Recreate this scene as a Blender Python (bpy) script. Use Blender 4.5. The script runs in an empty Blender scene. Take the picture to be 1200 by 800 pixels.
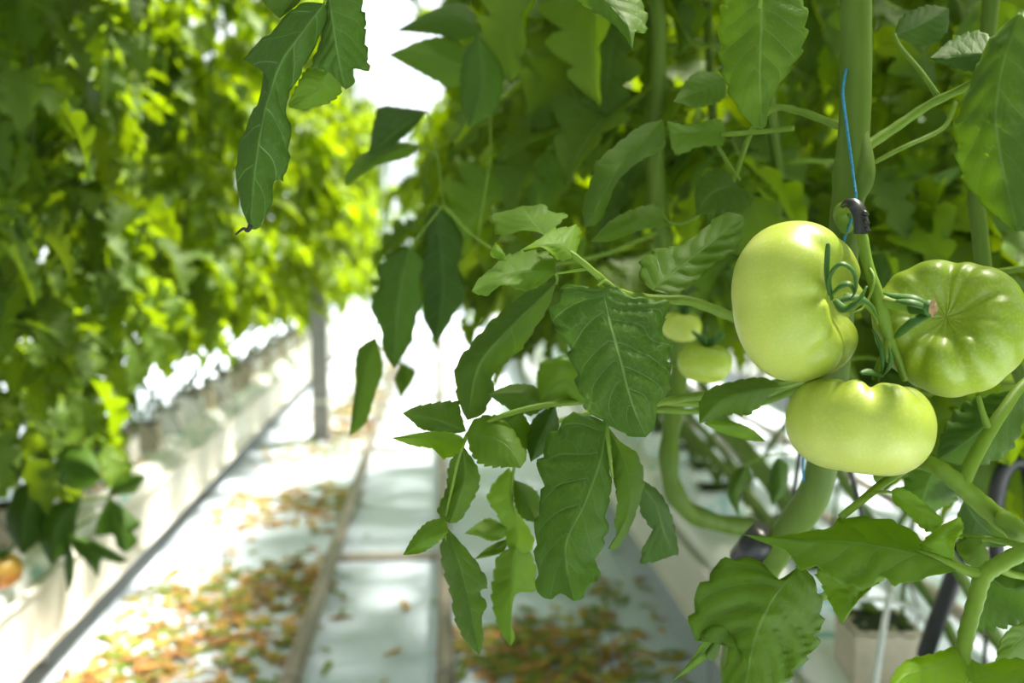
import bpy, math, random
from mathutils import Vector, Matrix, Euler, noise

# ------------------------------------------------------------------ camera, world, sun, exposure
SC = bpy.context.scene
COL = SC.collection
F = 1150.0                                   # focal length in pixels of the 1200x800 frame
CAM = Vector((0.0, 0.0, 1.25))
YAW = math.atan(85 / F)                      # aisle runs along +Y, camera turned a little to the right
PITCH = math.atan(115 / F)
FWD = Vector((math.sin(YAW) * math.cos(PITCH), math.cos(YAW) * math.cos(PITCH), -math.sin(PITCH)))
RIGHT = Vector((math.cos(YAW), -math.sin(YAW), 0))
UP = RIGHT.cross(FWD)
cam_data = bpy.data.cameras.new('camera')
cam = bpy.data.objects.new('camera', cam_data)
COL.objects.link(cam)
cam.matrix_world = Matrix((RIGHT, UP, -FWD)).transposed().to_4x4()
cam.location = CAM
cam_data.sensor_width = 36.0
cam_data.lens = F / 1200 * 36.0
cam_data.clip_start = 0.03
cam_data.dof.use_dof = True
cam_data.dof.focus_distance = 0.73
cam_data.dof.aperture_fstop = 4.2
SC.camera = cam

world = bpy.data.worlds.new('sky')
SC.world = world
world.use_nodes = True
bg = world.node_tree.nodes['Background']
bg.inputs['Color'].default_value = (0.89, 0.95, 1.0, 1)
bg.inputs['Strength'].default_value = 1.5

sun_data = bpy.data.lights.new('sun', 'SUN')
sun_data.energy = 18.0
sun_data.angle = math.radians(9)
sun_data.color = (1.0, 0.94, 0.80)
sun = bpy.data.objects.new('sun', sun_data)
COL.objects.link(sun)
SUN_TO = Vector((0.36, 0.26, 0.90)).normalized()
sun.rotation_euler = SUN_TO.to_track_quat('Z', 'Y').to_euler()

SC.view_settings.view_transform = 'Standard'
SC.view_settings.look = 'None'
SC.view_settings.gamma = 1.0
SC.view_settings.use_curve_mapping = False
SC.view_settings.exposure = 0.45

rng = random.Random(7)
PI = math.pi


def P(px, py, d):
    """world point seen at photo pixel (px, py), d metres in front of the camera"""
    return CAM + (FWD + RIGHT * ((px - 600) / F) + UP * ((400 - py) / F)) * d


def project(p):
    v = p - CAM
    d = v.dot(FWD)
    if d < 0.02:
        return None
    return 600 + v.dot(RIGHT) / d * F, 400 - v.dot(UP) / d * F, d


# ------------------------------------------------------------------ materials
def new_mat(name):
    m = bpy.data.materials.new(name)
    m.use_nodes = True
    nt = m.node_tree
    nt.nodes.clear()
    out = nt.nodes.new('ShaderNodeOutputMaterial')
    return m, nt, out


def node(nt, kind, **kw):
    n = nt.nodes.new(kind)
    for k, v in kw.items():
        if k.startswith('i_'):
            n.inputs[k[2:].replace('_', ' ')].default_value = v
        else:
            setattr(n, k, v)
    return n


def math_node(nt, op, a, b=None, clamp=False):
    n = nt.nodes.new('ShaderNodeMath')
    n.operation = op
    n.use_clamp = clamp
    for i, v in enumerate((a, b)):
        if v is None:
            continue
        if isinstance(v, (int, float)):
            n.inputs[i].default_value = v
        else:
            nt.links.new(v, n.inputs[i])
    return n.outputs[0]


def mix_col(nt, fac, a, b, blend='MIX'):
    n = nt.nodes.new('ShaderNodeMix')
    n.data_type = 'RGBA'
    n.blend_type = blend
    for sock, v in ((n.inputs[0], fac), (n.inputs[6], a), (n.inputs[7], b)):
        if isinstance(v, (int, float)):
            sock.default_value = v
        elif isinstance(v, tuple):
            sock.default_value = (*v, 1) if len(v) == 3 else v
        else:
            nt.links.new(v, sock)
    return n.outputs[2]


def plain(name, col, rough=0.5, noise_amt=0.12, scale=30.0, metallic=0.0, bump=0.0, spec=0.5):
    m, nt, out = new_mat(name)
    b = node(nt, 'ShaderNodeBsdfPrincipled')
    b.inputs['Roughness'].default_value = rough
    b.inputs['Metallic'].default_value = metallic
    b.inputs['Specular IOR Level'].default_value = spec
    tc = node(nt, 'ShaderNodeTexCoord')
    nz = node(nt, 'ShaderNodeTexNoise', i_Scale=scale, i_Detail=4.0)
    nt.links.new(tc.outputs['Object'], nz.inputs['Vector'])
    lo = tuple(c * (1 - noise_amt * 2) for c in col)
    hi = tuple(min(1, c * (1 + noise_amt)) for c in col)
    nt.links.new(mix_col(nt, nz.outputs['Fac'], lo, hi), b.inputs['Base Color'])
    if bump:
        bp = node(nt, 'ShaderNodeBump', i_Strength=bump, i_Distance=0.004)
        nt.links.new(nz.outputs['Fac'], bp.inputs['Height'])
        nt.links.new(bp.outputs[0], b.inputs['Normal'])
    nt.links.new(b.outputs[0], out.inputs[0])
    return m


def leaf_material(name, top, under, glow, trans=0.42, veins=True, vein_amt=0.8, rough=0.52, hue_var=0.5, spec=0.32):
    m, nt, out = new_mat(name)
    L = nt.links
    tc = node(nt, 'ShaderNodeTexCoord')
    oi = node(nt, 'ShaderNodeObjectInfo')
    geo = node(nt, 'ShaderNodeNewGeometry')
    nz = node(nt, 'ShaderNodeTexNoise', i_Scale=38.0, i_Detail=3.0)
    L.new(tc.outputs['Object'], nz.inputs['Vector'])
    # each leaf a little lighter or darker, yellower or bluer
    dark = tuple(c * (1 - 0.42 * hue_var) for c in top)
    light = (top[0] * (1 + 1.0 * hue_var), top[1] * (1 + 0.65 * hue_var), top[2] * (1 + 0.3 * hue_var))
    c = mix_col(nt, oi.outputs['Random'], dark, light)
    c = mix_col(nt, math_node(nt, 'MULTIPLY', nz.outputs['Fac'], 0.5), c, tuple(x * 0.62 for x in top))
    c = mix_col(nt, geo.outputs['Backfacing'], c, under)
    gl = mix_col(nt, oi.outputs['Random'], tuple(x * (1 - 0.35 * hue_var) for x in glow), tuple(min(1, x * (1 + 0.35 * hue_var)) for x in glow))
    b = node(nt, 'ShaderNodeBsdfPrincipled')
    b.inputs['Roughness'].default_value = rough
    b.inputs['Specular IOR Level'].default_value = spec
    tr = node(nt, 'ShaderNodeBsdfTranslucent')
    if veins:
        uv = node(nt, 'ShaderNodeUVMap')
        sep = node(nt, 'ShaderNodeSeparateXYZ')
        L.new(uv.outputs[0], sep.inputs[0])
        t = sep.outputs[0]
        s = math_node(nt, 'ABSOLUTE', math_node(nt, 'MULTIPLY_ADD', sep.outputs[1], 2.0))
        s.node.inputs[0].links[0].from_node.inputs[2].default_value = -1.0
        mid = math_node(nt, 'SUBTRACT', 1.0, math_node(nt, 'DIVIDE', s, 0.035), clamp=True)
        ph = math_node(nt, 'SUBTRACT', math_node(nt, 'MULTIPLY', t, 7.0), math_node(nt, 'MULTIPLY', s, 2.3))
        tri = math_node(nt, 'ABSOLUTE', math_node(nt, 'SUBTRACT', math_node(nt, 'FRACT', ph), 0.5))
        side = math_node(nt, 'SUBTRACT', 1.0, math_node(nt, 'DIVIDE', tri, 0.035), clamp=True)
        vor = node(nt, 'ShaderNodeTexVoronoi', feature='DISTANCE_TO_EDGE', i_Scale=16.0)
        mp = node(nt, 'ShaderNodeMapping')
        mp.inputs['Scale'].default_value = (1.6, 1.0, 1.0)
        L.new(uv.outputs[0], mp.inputs[0])
        L.new(mp.outputs[0], vor.inputs['Vector'])
        net = math_node(nt, 'SUBTRACT', 1.0, math_node(nt, 'DIVIDE', vor.outputs['Distance'], 0.06), clamp=True)
        v = math_node(nt, 'MAXIMUM', mid, math_node(nt, 'MULTIPLY', side, 0.75))
        v = math_node(nt, 'MAXIMUM', v, math_node(nt, 'MULTIPLY', net, 0.28))
        va = math_node(nt, 'MULTIPLY', v, vein_amt)
        c = mix_col(nt, va, c, (0.22, 0.36, 0.10))
        gl = mix_col(nt, math_node(nt, 'MULTIPLY', v, 0.5), gl, tuple(x * 0.45 for x in glow))
        bp = node(nt, 'ShaderNodeBump', i_Strength=0.35, i_Distance=0.002)
        hgt = math_node(nt, 'SUBTRACT', math_node(nt, 'MULTIPLY', nz.outputs['Fac'], 0.5), v)
        L.new(hgt, bp.inputs['Height'])
        L.new(bp.outputs[0], b.inputs['Normal'])
    L.new(c, b.inputs['Base Color'])
    L.new(gl, tr.inputs['Color'])
    mx = node(nt, 'ShaderNodeMixShader')
    mx.inputs[0].default_value = trans
    L.new(b.outputs[0], mx.inputs[1])
    L.new(tr.outputs[0], mx.inputs[2])
    L.new(mx.outputs[0], out.inputs[0])
    return m


def stem_material(name, col, light):
    m, nt, out = new_mat(name)
    L = nt.links
    tc = node(nt, 'ShaderNodeTexCoord')
    mp = node(nt, 'ShaderNodeMapping')
    mp.inputs['Scale'].default_value = (90, 90, 9)
    nz = node(nt, 'ShaderNodeTexNoise', i_Scale=1.0, i_Detail=4.0)
    L.new(tc.outputs['Object'], mp.inputs[0])
    L.new(mp.outputs[0], nz.inputs['Vector'])
    b = node(nt, 'ShaderNodeBsdfPrincipled')
    b.inputs['Roughness'].default_value = 0.55
    b.inputs['Specular IOR Level'].default_value = 0.3
    b.inputs['Subsurface Weight'].default_value = 0.25
    b.inputs['Subsurface Radius'].default_value = (0.006, 0.01, 0.002)
    b.inputs['Sheen Weight'].default_value = 0.0
    L.new(mix_col(nt, nz.outputs['Fac'], col, light), b.inputs['Base Color'])
    bp = node(nt, 'ShaderNodeBump', i_Strength=0.25, i_Distance=0.001)
    L.new(nz.outputs['Fac'], bp.inputs['Height'])
    L.new(bp.outputs[0], b.inputs['Normal'])
    L.new(b.outputs[0], out.inputs[0])
    return m


def tomato_material(name, c1, c2, c3):
    """c1 shoulders near the stalk, c2 flank, c3 blossom end (object Z runs along the fruit axis)"""
    m, nt, out = new_mat(name)
    L = nt.links
    tc = node(nt, 'ShaderNodeTexCoord')
    sep = node(nt, 'ShaderNodeSeparateXYZ')
    L.new(tc.outputs['Object'], sep.inputs[0])
    nz = node(nt, 'ShaderNodeTexNoise', i_Scale=45.0, i_Detail=5.0)
    L.new(tc.outputs['Object'], nz.inputs['Vector'])
    h = math_node(nt, 'MULTIPLY_ADD', sep.outputs[2], 10.0)
    h.node.inputs[2].default_value = 0.5
    h = math_node(nt, 'ADD', h, math_node(nt, 'MULTIPLY', math_node(nt, 'SUBTRACT', nz.outputs['Fac'], 0.5), 0.35), clamp=True)
    ramp = node(nt, 'ShaderNodeValToRGB')
    e = ramp.color_ramp.elements
    e[0].position, e[0].color = 0.1, (*c3, 1)
    e[1].position, e[1].color = 0.92, (*c1, 1)
    k = e.new(0.5)
    k.color = (*c2, 1)
    L.new(h, ramp.inputs[0])
    speck = node(nt, 'ShaderNodeTexNoise', i_Scale=420.0, i_Detail=2.0)
    L.new(tc.outputs['Object'], speck.inputs['Vector'])
    col = mix_col(nt, math_node(nt, 'MULTIPLY', math_node(nt, 'SUBTRACT', speck.outputs['Fac'], 0.5, True), 0.5), ramp.outputs[0], (0.75, 0.8, 0.4))
    b = node(nt, 'ShaderNodeBsdfPrincipled')
    b.inputs['Roughness'].default_value = 0.42
    b.inputs['Subsurface Weight'].default_value = 0.35
    b.inputs['Subsurface Radius'].default_value = (0.012, 0.016, 0.004)
    b.inputs['Coat Weight'].default_value = 0.12
    b.inputs['Coat Roughness'].default_value = 0.25
    L.new(col, b.inputs['Base Color'])
    L.new(b.outputs[0], out.inputs[0])
    return m


def white_sheet(name, col, rough, stain=(0.55, 0.47, 0.36), stain_amt=0.25, scale=2.0):
    m, nt, out = new_mat(name)
    L = nt.links
    tc = node(nt, 'ShaderNodeTexCoord')
    n1 = node(nt, 'ShaderNodeTexNoise', i_Scale=scale, i_Detail=8.0, i_Roughness=0.65)
    n2 = node(nt, 'ShaderNodeTexNoise', i_Scale=scale * 14, i_Detail=4.0)
    L.new(tc.outputs['Object'], n1.inputs['Vector'])
    L.new(tc.outputs['Object'], n2.inputs['Vector'])
    f = math_node(nt, 'MULTIPLY', math_node(nt, 'SUBTRACT', n1.outputs['Fac'], 0.5, True), stain_amt * 4, True)
    b = node(nt, 'ShaderNodeBsdfPrincipled')
    b.inputs['Roughness'].default_value = rough
    L.new(mix_col(nt, f, col, stain), b.inputs['Base Color'])
    bp = node(nt, 'ShaderNodeBump', i_Strength=0.25, i_Distance=0.01)
    L.new(n2.outputs['Fac'], bp.inputs['Height'])
    L.new(bp.outputs[0], b.inputs['Normal'])
    L.new(b.outputs[0], out.inputs[0])
    return m


def printed(name, base, ink, lines=60.0, rough=0.45, cut=0.56):
    """white plastic with rows of small worn teal print"""
    m, nt, out = new_mat(name)
    L = nt.links
    tc = node(nt, 'ShaderNodeTexCoord')
    mp = node(nt, 'ShaderNodeMapping')
    mp.inputs['Scale'].default_value = (lines * 0.9, lines * 0.9, lines * 0.4)
    L.new(tc.outputs['Object'], mp.inputs[0])
    nz = node(nt, 'ShaderNodeTexNoise', i_Scale=1.0, i_Detail=3.0)
    L.new(mp.outputs[0], nz.inputs['Vector'])
    big = node(nt, 'ShaderNodeTexNoise', i_Scale=7.0, i_Detail=1.0)
    L.new(tc.outputs['Object'], big.inputs['Vector'])
    sep = node(nt, 'ShaderNodeSeparateXYZ')
    L.new(tc.outputs['Object'], sep.inputs[0])
    row = math_node(nt, 'GREATER_THAN', math_node(nt, 'FRACT', math_node(nt, 'MULTIPLY', sep.outputs[2], lines)), 0.45)
    ink_on = math_node(nt, 'GREATER_THAN', nz.outputs['Fac'], 0.48)
    zone = math_node(nt, 'GREATER_THAN', big.outputs['Fac'], cut)
    f = math_node(nt, 'MULTIPLY', math_node(nt, 'MULTIPLY', row, ink_on), math_node(nt, 'MULTIPLY', zone, 0.8))
    b = node(nt, 'ShaderNodeBsdfPrincipled')
    b.inputs['Roughness'].default_value = rough
    L.new(mix_col(nt, f, base, ink), b.inputs['Base Color'])
    bp = node(nt, 'ShaderNodeBump', i_Strength=0.5, i_Distance=0.012)
    wr = node(nt, 'ShaderNodeTexNoise', i_Scale=18.0, i_Detail=3.0)
    L.new(tc.outputs['Object'], wr.inputs['Vector'])
    L.new(wr.outputs['Fac'], bp.inputs['Height'])
    L.new(bp.outputs[0], b.inputs['Normal'])
    L.new(b.outputs[0], out.inputs[0])
    return m


def glass_material():
    m, nt, out = new_mat('greenhouse_glass')
    a = node(nt, 'ShaderNodeBsdfTransparent')
    a.inputs[0].default_value = (0.95, 0.97, 0.97, 1)
    g = node(nt, 'ShaderNodeBsdfGlossy')
    g.inputs['Roughness'].default_value = 0.05
    mx = node(nt, 'ShaderNodeMixShader')
    mx.inputs[0].default_value = 0.08
    nt.links.new(a.outputs[0], mx.inputs[1])
    nt.links.new(g.outputs[0], mx.inputs[2])
    nt.links.new(mx.outputs[0], out.inputs[0])
    return m


M = {}
M['leaf'] = leaf_material('leaf_green', (0.075, 0.160, 0.004), (0.14, 0.23, 0.022), (0.38, 0.52, 0.005), 0.45)
M['leaf_bg'] = leaf_material('leaf_row', (0.036, 0.090, 0.002), (0.08, 0.13, 0.010), (0.36, 0.52, 0.002), 0.40, veins=False, hue_var=1.3, spec=0.18)  # wide random tone also puts sunlit leaves into the colour
M['leaf_veined'] = leaf_material('leaf_pale_veins', (0.055, 0.135, 0.010), (0.14, 0.23, 0.03), (0.36, 0.52, 0.01), 0.42, vein_amt=1.25)
M['leaf_near'] = leaf_material('leaf_row_near', (0.032, 0.090, 0.003), (0.07, 0.13, 0.014), (0.28, 0.42, 0.002), 0.38, hue_var=1.3, vein_amt=0.6, spec=0.2)  # same wide tone spread, brightly lit leaves included in the colour
M['leaf_dark'] = leaf_material('leaf_deep_green', (0.042, 0.108, 0.004), (0.10, 0.18, 0.02), (0.28, 0.43, 0.005), 0.38)
M['leaf_bright'] = leaf_material('leaf_pale_lit', (0.120, 0.240, 0.012), (0.18, 0.30, 0.035), (0.48, 0.62, 0.015), 0.48)  # paler leaf green; on some leaflets sky sheen and backlight put into the colour
M['stem'] = stem_material('stem_green', (0.052, 0.100, 0.005), (0.105, 0.165, 0.012))
M['petiole'] = stem_material('petiole_green', (0.09, 0.17, 0.008), (0.17, 0.26, 0.02))
M['calyx'] = stem_material('calyx_green', (0.022, 0.070, 0.006), (0.05, 0.13, 0.014))
M['tomato'] = tomato_material('tomato_green', (0.25, 0.33, 0.02), (0.40, 0.47, 0.06), (0.48, 0.51, 0.11))
M['tomato_b'] = tomato_material('tomato_green_deeper', (0.19, 0.28, 0.008), (0.29, 0.38, 0.018), (0.36, 0.42, 0.035))
M['tomato_orange'] = tomato_material('tomato_turning', (0.45, 0.35, 0.05), (0.70, 0.28, 0.04), (0.75, 0.20, 0.03))
M['scar'] = plain('dry_scar', (0.42, 0.28, 0.13), 0.8, 0.3, 300, bump=0.5)
M['floor'] = white_sheet('floor_foil', (0.58, 0.66, 0.79), 0.45, stain_amt=0.10)
M['gutter'] = white_sheet('gutter_white', (0.72, 0.69, 0.64), 0.4, stain=(0.5, 0.4, 0.27), stain_amt=0.30, scale=3.0)
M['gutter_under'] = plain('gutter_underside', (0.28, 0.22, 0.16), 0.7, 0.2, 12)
M['slab'] = printed('slab_foil', (0.78, 0.78, 0.78), (0.10, 0.42, 0.38), 22.0, cut=0.66)
M['cube_wrap'] = printed('cube_wrap', (0.74, 0.80, 0.78), (0.10, 0.45, 0.45), 46.0, cut=0.40)
M['cube_plain'] = plain('cube_wrap_tan', (0.52, 0.45, 0.34), 0.7, 0.15, 40, bump=0.4)
M['cube_white'] = plain('cube_wrap_white', (0.74, 0.72, 0.68), 0.6, 0.1, 30, bump=0.3)
M['cube_top'] = plain('cube_top_algae', (0.035, 0.050, 0.022), 0.85, 0.4, 60, bump=1.0)
M['crumbs'] = plain('spilled_substrate', (0.42, 0.27, 0.11), 0.9, 0.4, 60, bump=1.0)
M['rail'] = plain('rail_paint', (0.30, 0.255, 0.22), 0.45, 0.18, 22, metallic=0.25)
M['rail_foot'] = plain('rail_foot_steel', (0.42, 0.41, 0.40), 0.5, 0.15, 20, metallic=0.4)
M['steel'] = plain('post_steel', (0.34, 0.33, 0.32), 0.5, 0.15, 15, metallic=0.3)
M['band'] = plain('post_band_white', (0.75, 0.73, 0.70), 0.5, 0.1, 20)
M['wire'] = plain('galvanised_wire', (0.35, 0.36, 0.37), 0.4, 0.15, 60, metallic=0.7)
M['black'] = plain('black_plastic', (0.012, 0.012, 0.013), 0.4, 0.2, 80)
M['white_tube'] = plain('white_drip_tube', (0.62, 0.64, 0.62), 0.4, 0.1, 40)
M['twine'] = plain('blue_twine', (0.02, 0.22, 0.42), 0.6, 0.25, 400, bump=0.6)
M['twine_white'] = plain('white_twine', (0.60, 0.62, 0.66), 0.7, 0.1, 300)
M['light_block'] = plain('light_block_white', (0.70, 0.71, 0.70), 0.8, 0.05, 8)  # for the added overhead sheet that blocks sun
M['wall_white'] = white_sheet('wall_white', (0.78, 0.79, 0.80), 0.6, stain_amt=0.08)
M['glass'] = glass_material()
M['dry_brown'] = leaf_material('litter_brown', (0.34, 0.17, 0.05), (0.38, 0.20, 0.07), (0.45, 0.22, 0.06), 0.2, veins=False)
M['dry_orange'] = leaf_material('litter_orange', (0.56, 0.29, 0.06), (0.58, 0.33, 0.09), (0.65, 0.38, 0.10), 0.2, veins=False)
M['dry_yellow'] = leaf_material('litter_yellow', (0.46, 0.38, 0.05), (0.48, 0.41, 0.08), (0.60, 0.50, 0.07), 0.25, veins=False)
M['dry_green'] = leaf_material('litter_green', (0.16, 0.24, 0.025), (0.2, 0.27, 0.05), (0.32, 0.40, 0.04), 0.25, veins=False)
M['wither'] = plain('withered_tip', (0.015, 0.016, 0.010), 0.8, 0.3, 200)


# ------------------------------------------------------------------ helpers
class MB:
    def __init__(self):
        self.v, self.f, self.uv, self.mi = [], [], [], []

    def quad_grid(self, rows, uvs=None, mi=0):
        base = len(self.v)
        n, k = len(rows), len(rows[0])
        for r in rows:
            self.v.extend(r)
        for i in range(n - 1):
            for j in range(k - 1):
                self.f.append((base + i * k + j, base + i * k + j + 1, base + (i + 1) * k + j + 1, base + (i + 1) * k + j))
                self.mi.append(mi)
                if uvs:
                    self.uv.extend((uvs[i][j], uvs[i][j + 1], uvs[i + 1][j + 1], uvs[i + 1][j]))
                else:
                    self.uv.extend(((0, 0),) * 4)

    def poly(self, idx, mi=0):
        idx = tuple(idx)
        self.f.append(idx)
        self.mi.append(mi)
        self.uv.extend(((0, 0),) * len(idx))

    def box(self, x0, x1, y0, y1, z0, z1, mi=0, bev=0.0):
        b = len(self.v)
        if bev:
            # octagonal section along Y: long bars, slabs and posts get softened long edges
            sec = [(x0 + bev, z0), (x1 - bev, z0), (x1, z0 + bev), (x1, z1 - bev), (x1 - bev, z1), (x0 + bev, z1), (x0, z1 - bev), (x0, z0 + bev)]
            for y in (y0, y1):
                self.v.extend(Vector((x, y, z)) for x, z in sec)
            for i in range(8):
                j = (i + 1) % 8
                self.poly((b + i, b + 8 + i, b + 8 + j, b + j), mi)
            self.poly(range(b, b + 8), mi)
            self.poly(reversed(range(b + 8, b + 16)), mi)
            return
        self.v.extend(Vector((x, y, z)) for z in (z0, z1) for x, y in ((x0, y0), (x1, y0), (x1, y1), (x0, y1)))
        for q in ((3, 2, 1, 0), (4, 5, 6, 7), (0, 1, 5, 4), (1, 2, 6, 5), (2, 3, 7, 6), (3, 0, 4, 7)):
            self.poly([b + i for i in q], mi)

    def tube(self, pts, rad, seg=8, mi=0, flat=1.0, cap=True):
        n = len(pts)
        rads = rad if isinstance(rad, (list, tuple)) else [rad] * n
        base = len(self.v)
        t0 = (pts[1] - pts[0]).normalized()
        nrm = t0.orthogonal().normalized()
        for i, p in enumerate(pts):
            t = (pts[min(i + 1, n - 1)] - pts[max(i - 1, 0)]).normalized()
            nrm = (nrm - t * nrm.dot(t)).normalized()
            b = t.cross(nrm)
            for k in range(seg):
                a = 2 * PI * k / seg
                self.v.append(p + (nrm * math.cos(a) + b * (math.sin(a) * flat)) * rads[i])
        for i in range(n - 1):
            for k in range(seg):
                k2 = (k + 1) % seg
                self.poly((base + i * seg + k, base + i * seg + k2, base + (i + 1) * seg + k2, base + (i + 1) * seg + k), mi)
        if cap:
            self.poly(reversed(range(base, base + seg)), mi)
            self.poly(range(base + (n - 1) * seg, base + n * seg), mi)

    def add(self, other, mat=None):
        b = len(self.v)
        self.v.extend((mat @ v) if mat else v for v in other.v)
        for f in other.f:
            self.f.append(tuple(b + i for i in f))
        self.mi.extend(other.mi)
        self.uv.extend(other.uv)

    def mesh(self, name, mats, smooth=True, origin=None):
        me = bpy.data.meshes.new(name)
        o = origin or Vector((0, 0, 0))
        me.from_pydata([tuple(v - o) for v in self.v], [], self.f)
        for m in (mats if isinstance(mats, (list, tuple)) else [mats]):
            me.materials.append(m)
        me.polygons.foreach_set('material_index', self.mi)
        me.polygons.foreach_set('use_smooth', [smooth] * len(self.f))
        uvl = me.uv_layers.new(name='UVMap')
        uvl.data.foreach_set('uv', [c for u in self.uv for c in u])
        me.update()
        return me


def link(name, me, parent=None, loc=None, rot=None):
    o = bpy.data.objects.new(name, me)
    COL.objects.link(o)
    if parent:
        o.parent = parent
    if loc is not None:
        o.location = loc
    if rot is not None:
        o.rotation_euler = rot
    return o


def tag(o, label, cat, group=None, kind=None):
    o['label'] = label
    if cat:
        o['category'] = cat
    if group:
        o['group'] = group
    if kind:
        o['kind'] = kind
    return o


def structure(o, label=None):
    o['kind'] = 'structure'
    if label:
        o['label'] = label
    return o


def world_loc(o):
    p = Vector(o.location)
    while o.parent:
        o = o.parent
        p = p + Vector(o.location)
    return p


def put(mb, name, mats, parent=None, origin=None, smooth=True):
    """link a mesh given in world coordinates; origin = where its object origin sits"""
    org = origin if origin is not None else mb.v[0]
    me = mb.mesh(name, mats, smooth, org)
    return link(name, me, parent, org - world_loc(parent) if parent else org)


def smooth_path(pts, per=6):
    """Catmull-Rom through pts (Vectors)"""
    if len(pts) < 3:
        a, b = pts[0], pts[-1]
        return [a.lerp(b, i / per) for i in range(per + 1)]
    out = []
    ext = [pts[0] * 2 - pts[1]] + list(pts) + [pts[-1] * 2 - pts[-2]]
    for i in range(1, len(ext) - 2):
        p0, p1, p2, p3 = ext[i - 1:i + 3]
        for k in range(per):
            t = k / per
            out.append(0.5 * ((2 * p1) + (p2 - p0) * t + (2 * p0 - 5 * p1 + 4 * p2 - p3) * t * t + (3 * p1 - p0 - 3 * p2 + p3) * t ** 3))
    out.append(pts[-1].copy())
    return out


def resample(pts, n):
    d = [0.0]
    for a, b in zip(pts, pts[1:]):
        d.append(d[-1] + (b - a).length)
    out, j = [], 0
    for i in range(n):
        s = d[-1] * i / (n - 1)
        while j < len(d) - 2 and d[j + 1] < s:
            j += 1
        seg = d[j + 1] - d[j]
        out.append(pts[j].lerp(pts[j + 1], 0 if seg < 1e-9 else (s - d[j]) / seg))
    return out


def lerp_list(vals, t):
    x = t * (len(vals) - 1)
    i = min(int(x), len(vals) - 2)
    return vals[i] + (vals[i + 1] - vals[i]) * (x - i)


def px_path(pts, per=6):
    """[(px,py,depth)] -> smooth world path"""
    return smooth_path([P(*p) for p in pts], per)


# ------------------------------------------------------------------ the setting
mb = MB()
mb.box(-7, 8, -2.5, 20, -0.10, 0.0)
floor = structure(put(mb, 'floor', M['floor'], origin=Vector((0, 0, 0)), smooth=False), 'white plastic ground sheet')

# far gable of the greenhouse: white base wall, mullions and glass panes
mb = MB()
mb.box(-7, 8, 18.0, 18.15, 0.0, 0.7)
wall_far = structure(put(mb, 'wall_far', M['wall_white'], origin=Vector((0, 18, 0)), smooth=False))
mul = MB(); mul.box(-0.02, 0.02, -0.03, 0.03, 0.0, 2.8)
mul_me = mul.mesh('mullion', M['wall_white'], False)
pane = MB(); pane.box(0.02, 0.98, -0.003, 0.003, 0.0, 2.8)
pane_me = pane.mesh('pane', M['glass'], False)
for i in range(16):
    link('mullion', mul_me, wall_far, Vector((-7 + i, 0.07, 0.7)))
    if i < 15:
        link('pane', pane_me, wall_far, Vector((-7 + i, 0.07, 0.7)))

# added sheet overhead, out of view, only to shade the near left plants
blocker = MB()
rows = []
for i in range(25):
    y = -2.5 + 5.6 * i / 24
    rows.append([Vector((x, y, 3.75 - 0.05 * math.sin(i * PI / 2) ** 2 - 0.03 * math.sin(i * PI / 8) ** 2)) for x in (-4.4, -3.6, -2.8, -2.0, -1.2, -0.4, 0.4)])
blocker.quad_grid(rows)
blocker_o = put(blocker, 'unseen_light_block', M['light_block'], origin=Vector((-1.5, 0.2, 3.75)))
structure(blocker_o, 'added white sheet out of view that shades the near plants')

# ------------------------------------------------------------------ rails, post, gutters, slabs
RAIL_X = (-0.41, 0.01)


def rail_track(xs, label):
    t = link('heating_rail', None, None, Vector(((xs[0] + xs[1]) / 2, 2.0, 0)))
    tag(t, label, 'rail')
    for x in xs:
        m_ = MB()
        m_.tube([Vector((x, y, 0.075)) for y in (0.4, 3, 6, 9, 12, 15, 17.4)], 0.0255, 16)
        put(m_, 'pipe', M['rail'], t, Vector((x, 0.4, 0.075)))
        for y in (0.95, 2.55, 5.1, 8.6):
            c_ = MB()
            c_.tube([Vector((x, y, 0.075)), Vector((x, y + 0.05, 0.075))], 0.0285, 16)
            put(c_, 'pipe_joint', M['rail'], t)
    for y in (1.78, 3.84, 5.9, 7.96, 10.02, 12.08):
        m_ = MB()
        m_.box(xs[0] - 0.06, xs[1] + 0.06, y - 0.04, y + 0.04, 0.0, 0.012)
        s_ = put(m_, 'rail_support', M['rail'], t, Vector((xs[0], y, 0)), smooth=False)
        for x in xs:
            f_ = MB()
            f_.box(x - 0.014, x + 0.014, y - 0.03, y + 0.03, 0.012, 0.056)
            put(f_, 'foot', M['rail_foot'], s_, smooth=False)
    return t


rail_track(RAIL_X, 'brown pipe rails on low feet down the littered white aisle')
rail_track((1.65, 2.07), 'brown pipe rails in the aisle beyond the printed cubes')

post_p = Vector((-0.765, 6.3, 0))
post = tag(link('steel_post', None, None, post_p), 'grey square steel post with a white band standing in the aisle', 'post')
mb = MB(); mb.box(-0.05, 0.05, -0.05, 0.05, 0.0, 4.2)
link('shaft', mb.mesh('shaft', M['steel'], False), post)
mb = MB(); mb.box(-0.075, 0.075, -0.075, 0.075, 0.0, 0.02)
link('base_plate', mb.mesh('base_plate', M['steel'], False), post)
mb = MB(); mb.box(-0.054, 0.054, -0.054, 0.054, 0.235, 0.26)
link('band', mb.mesh('band', M['band'], False), post)


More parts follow.
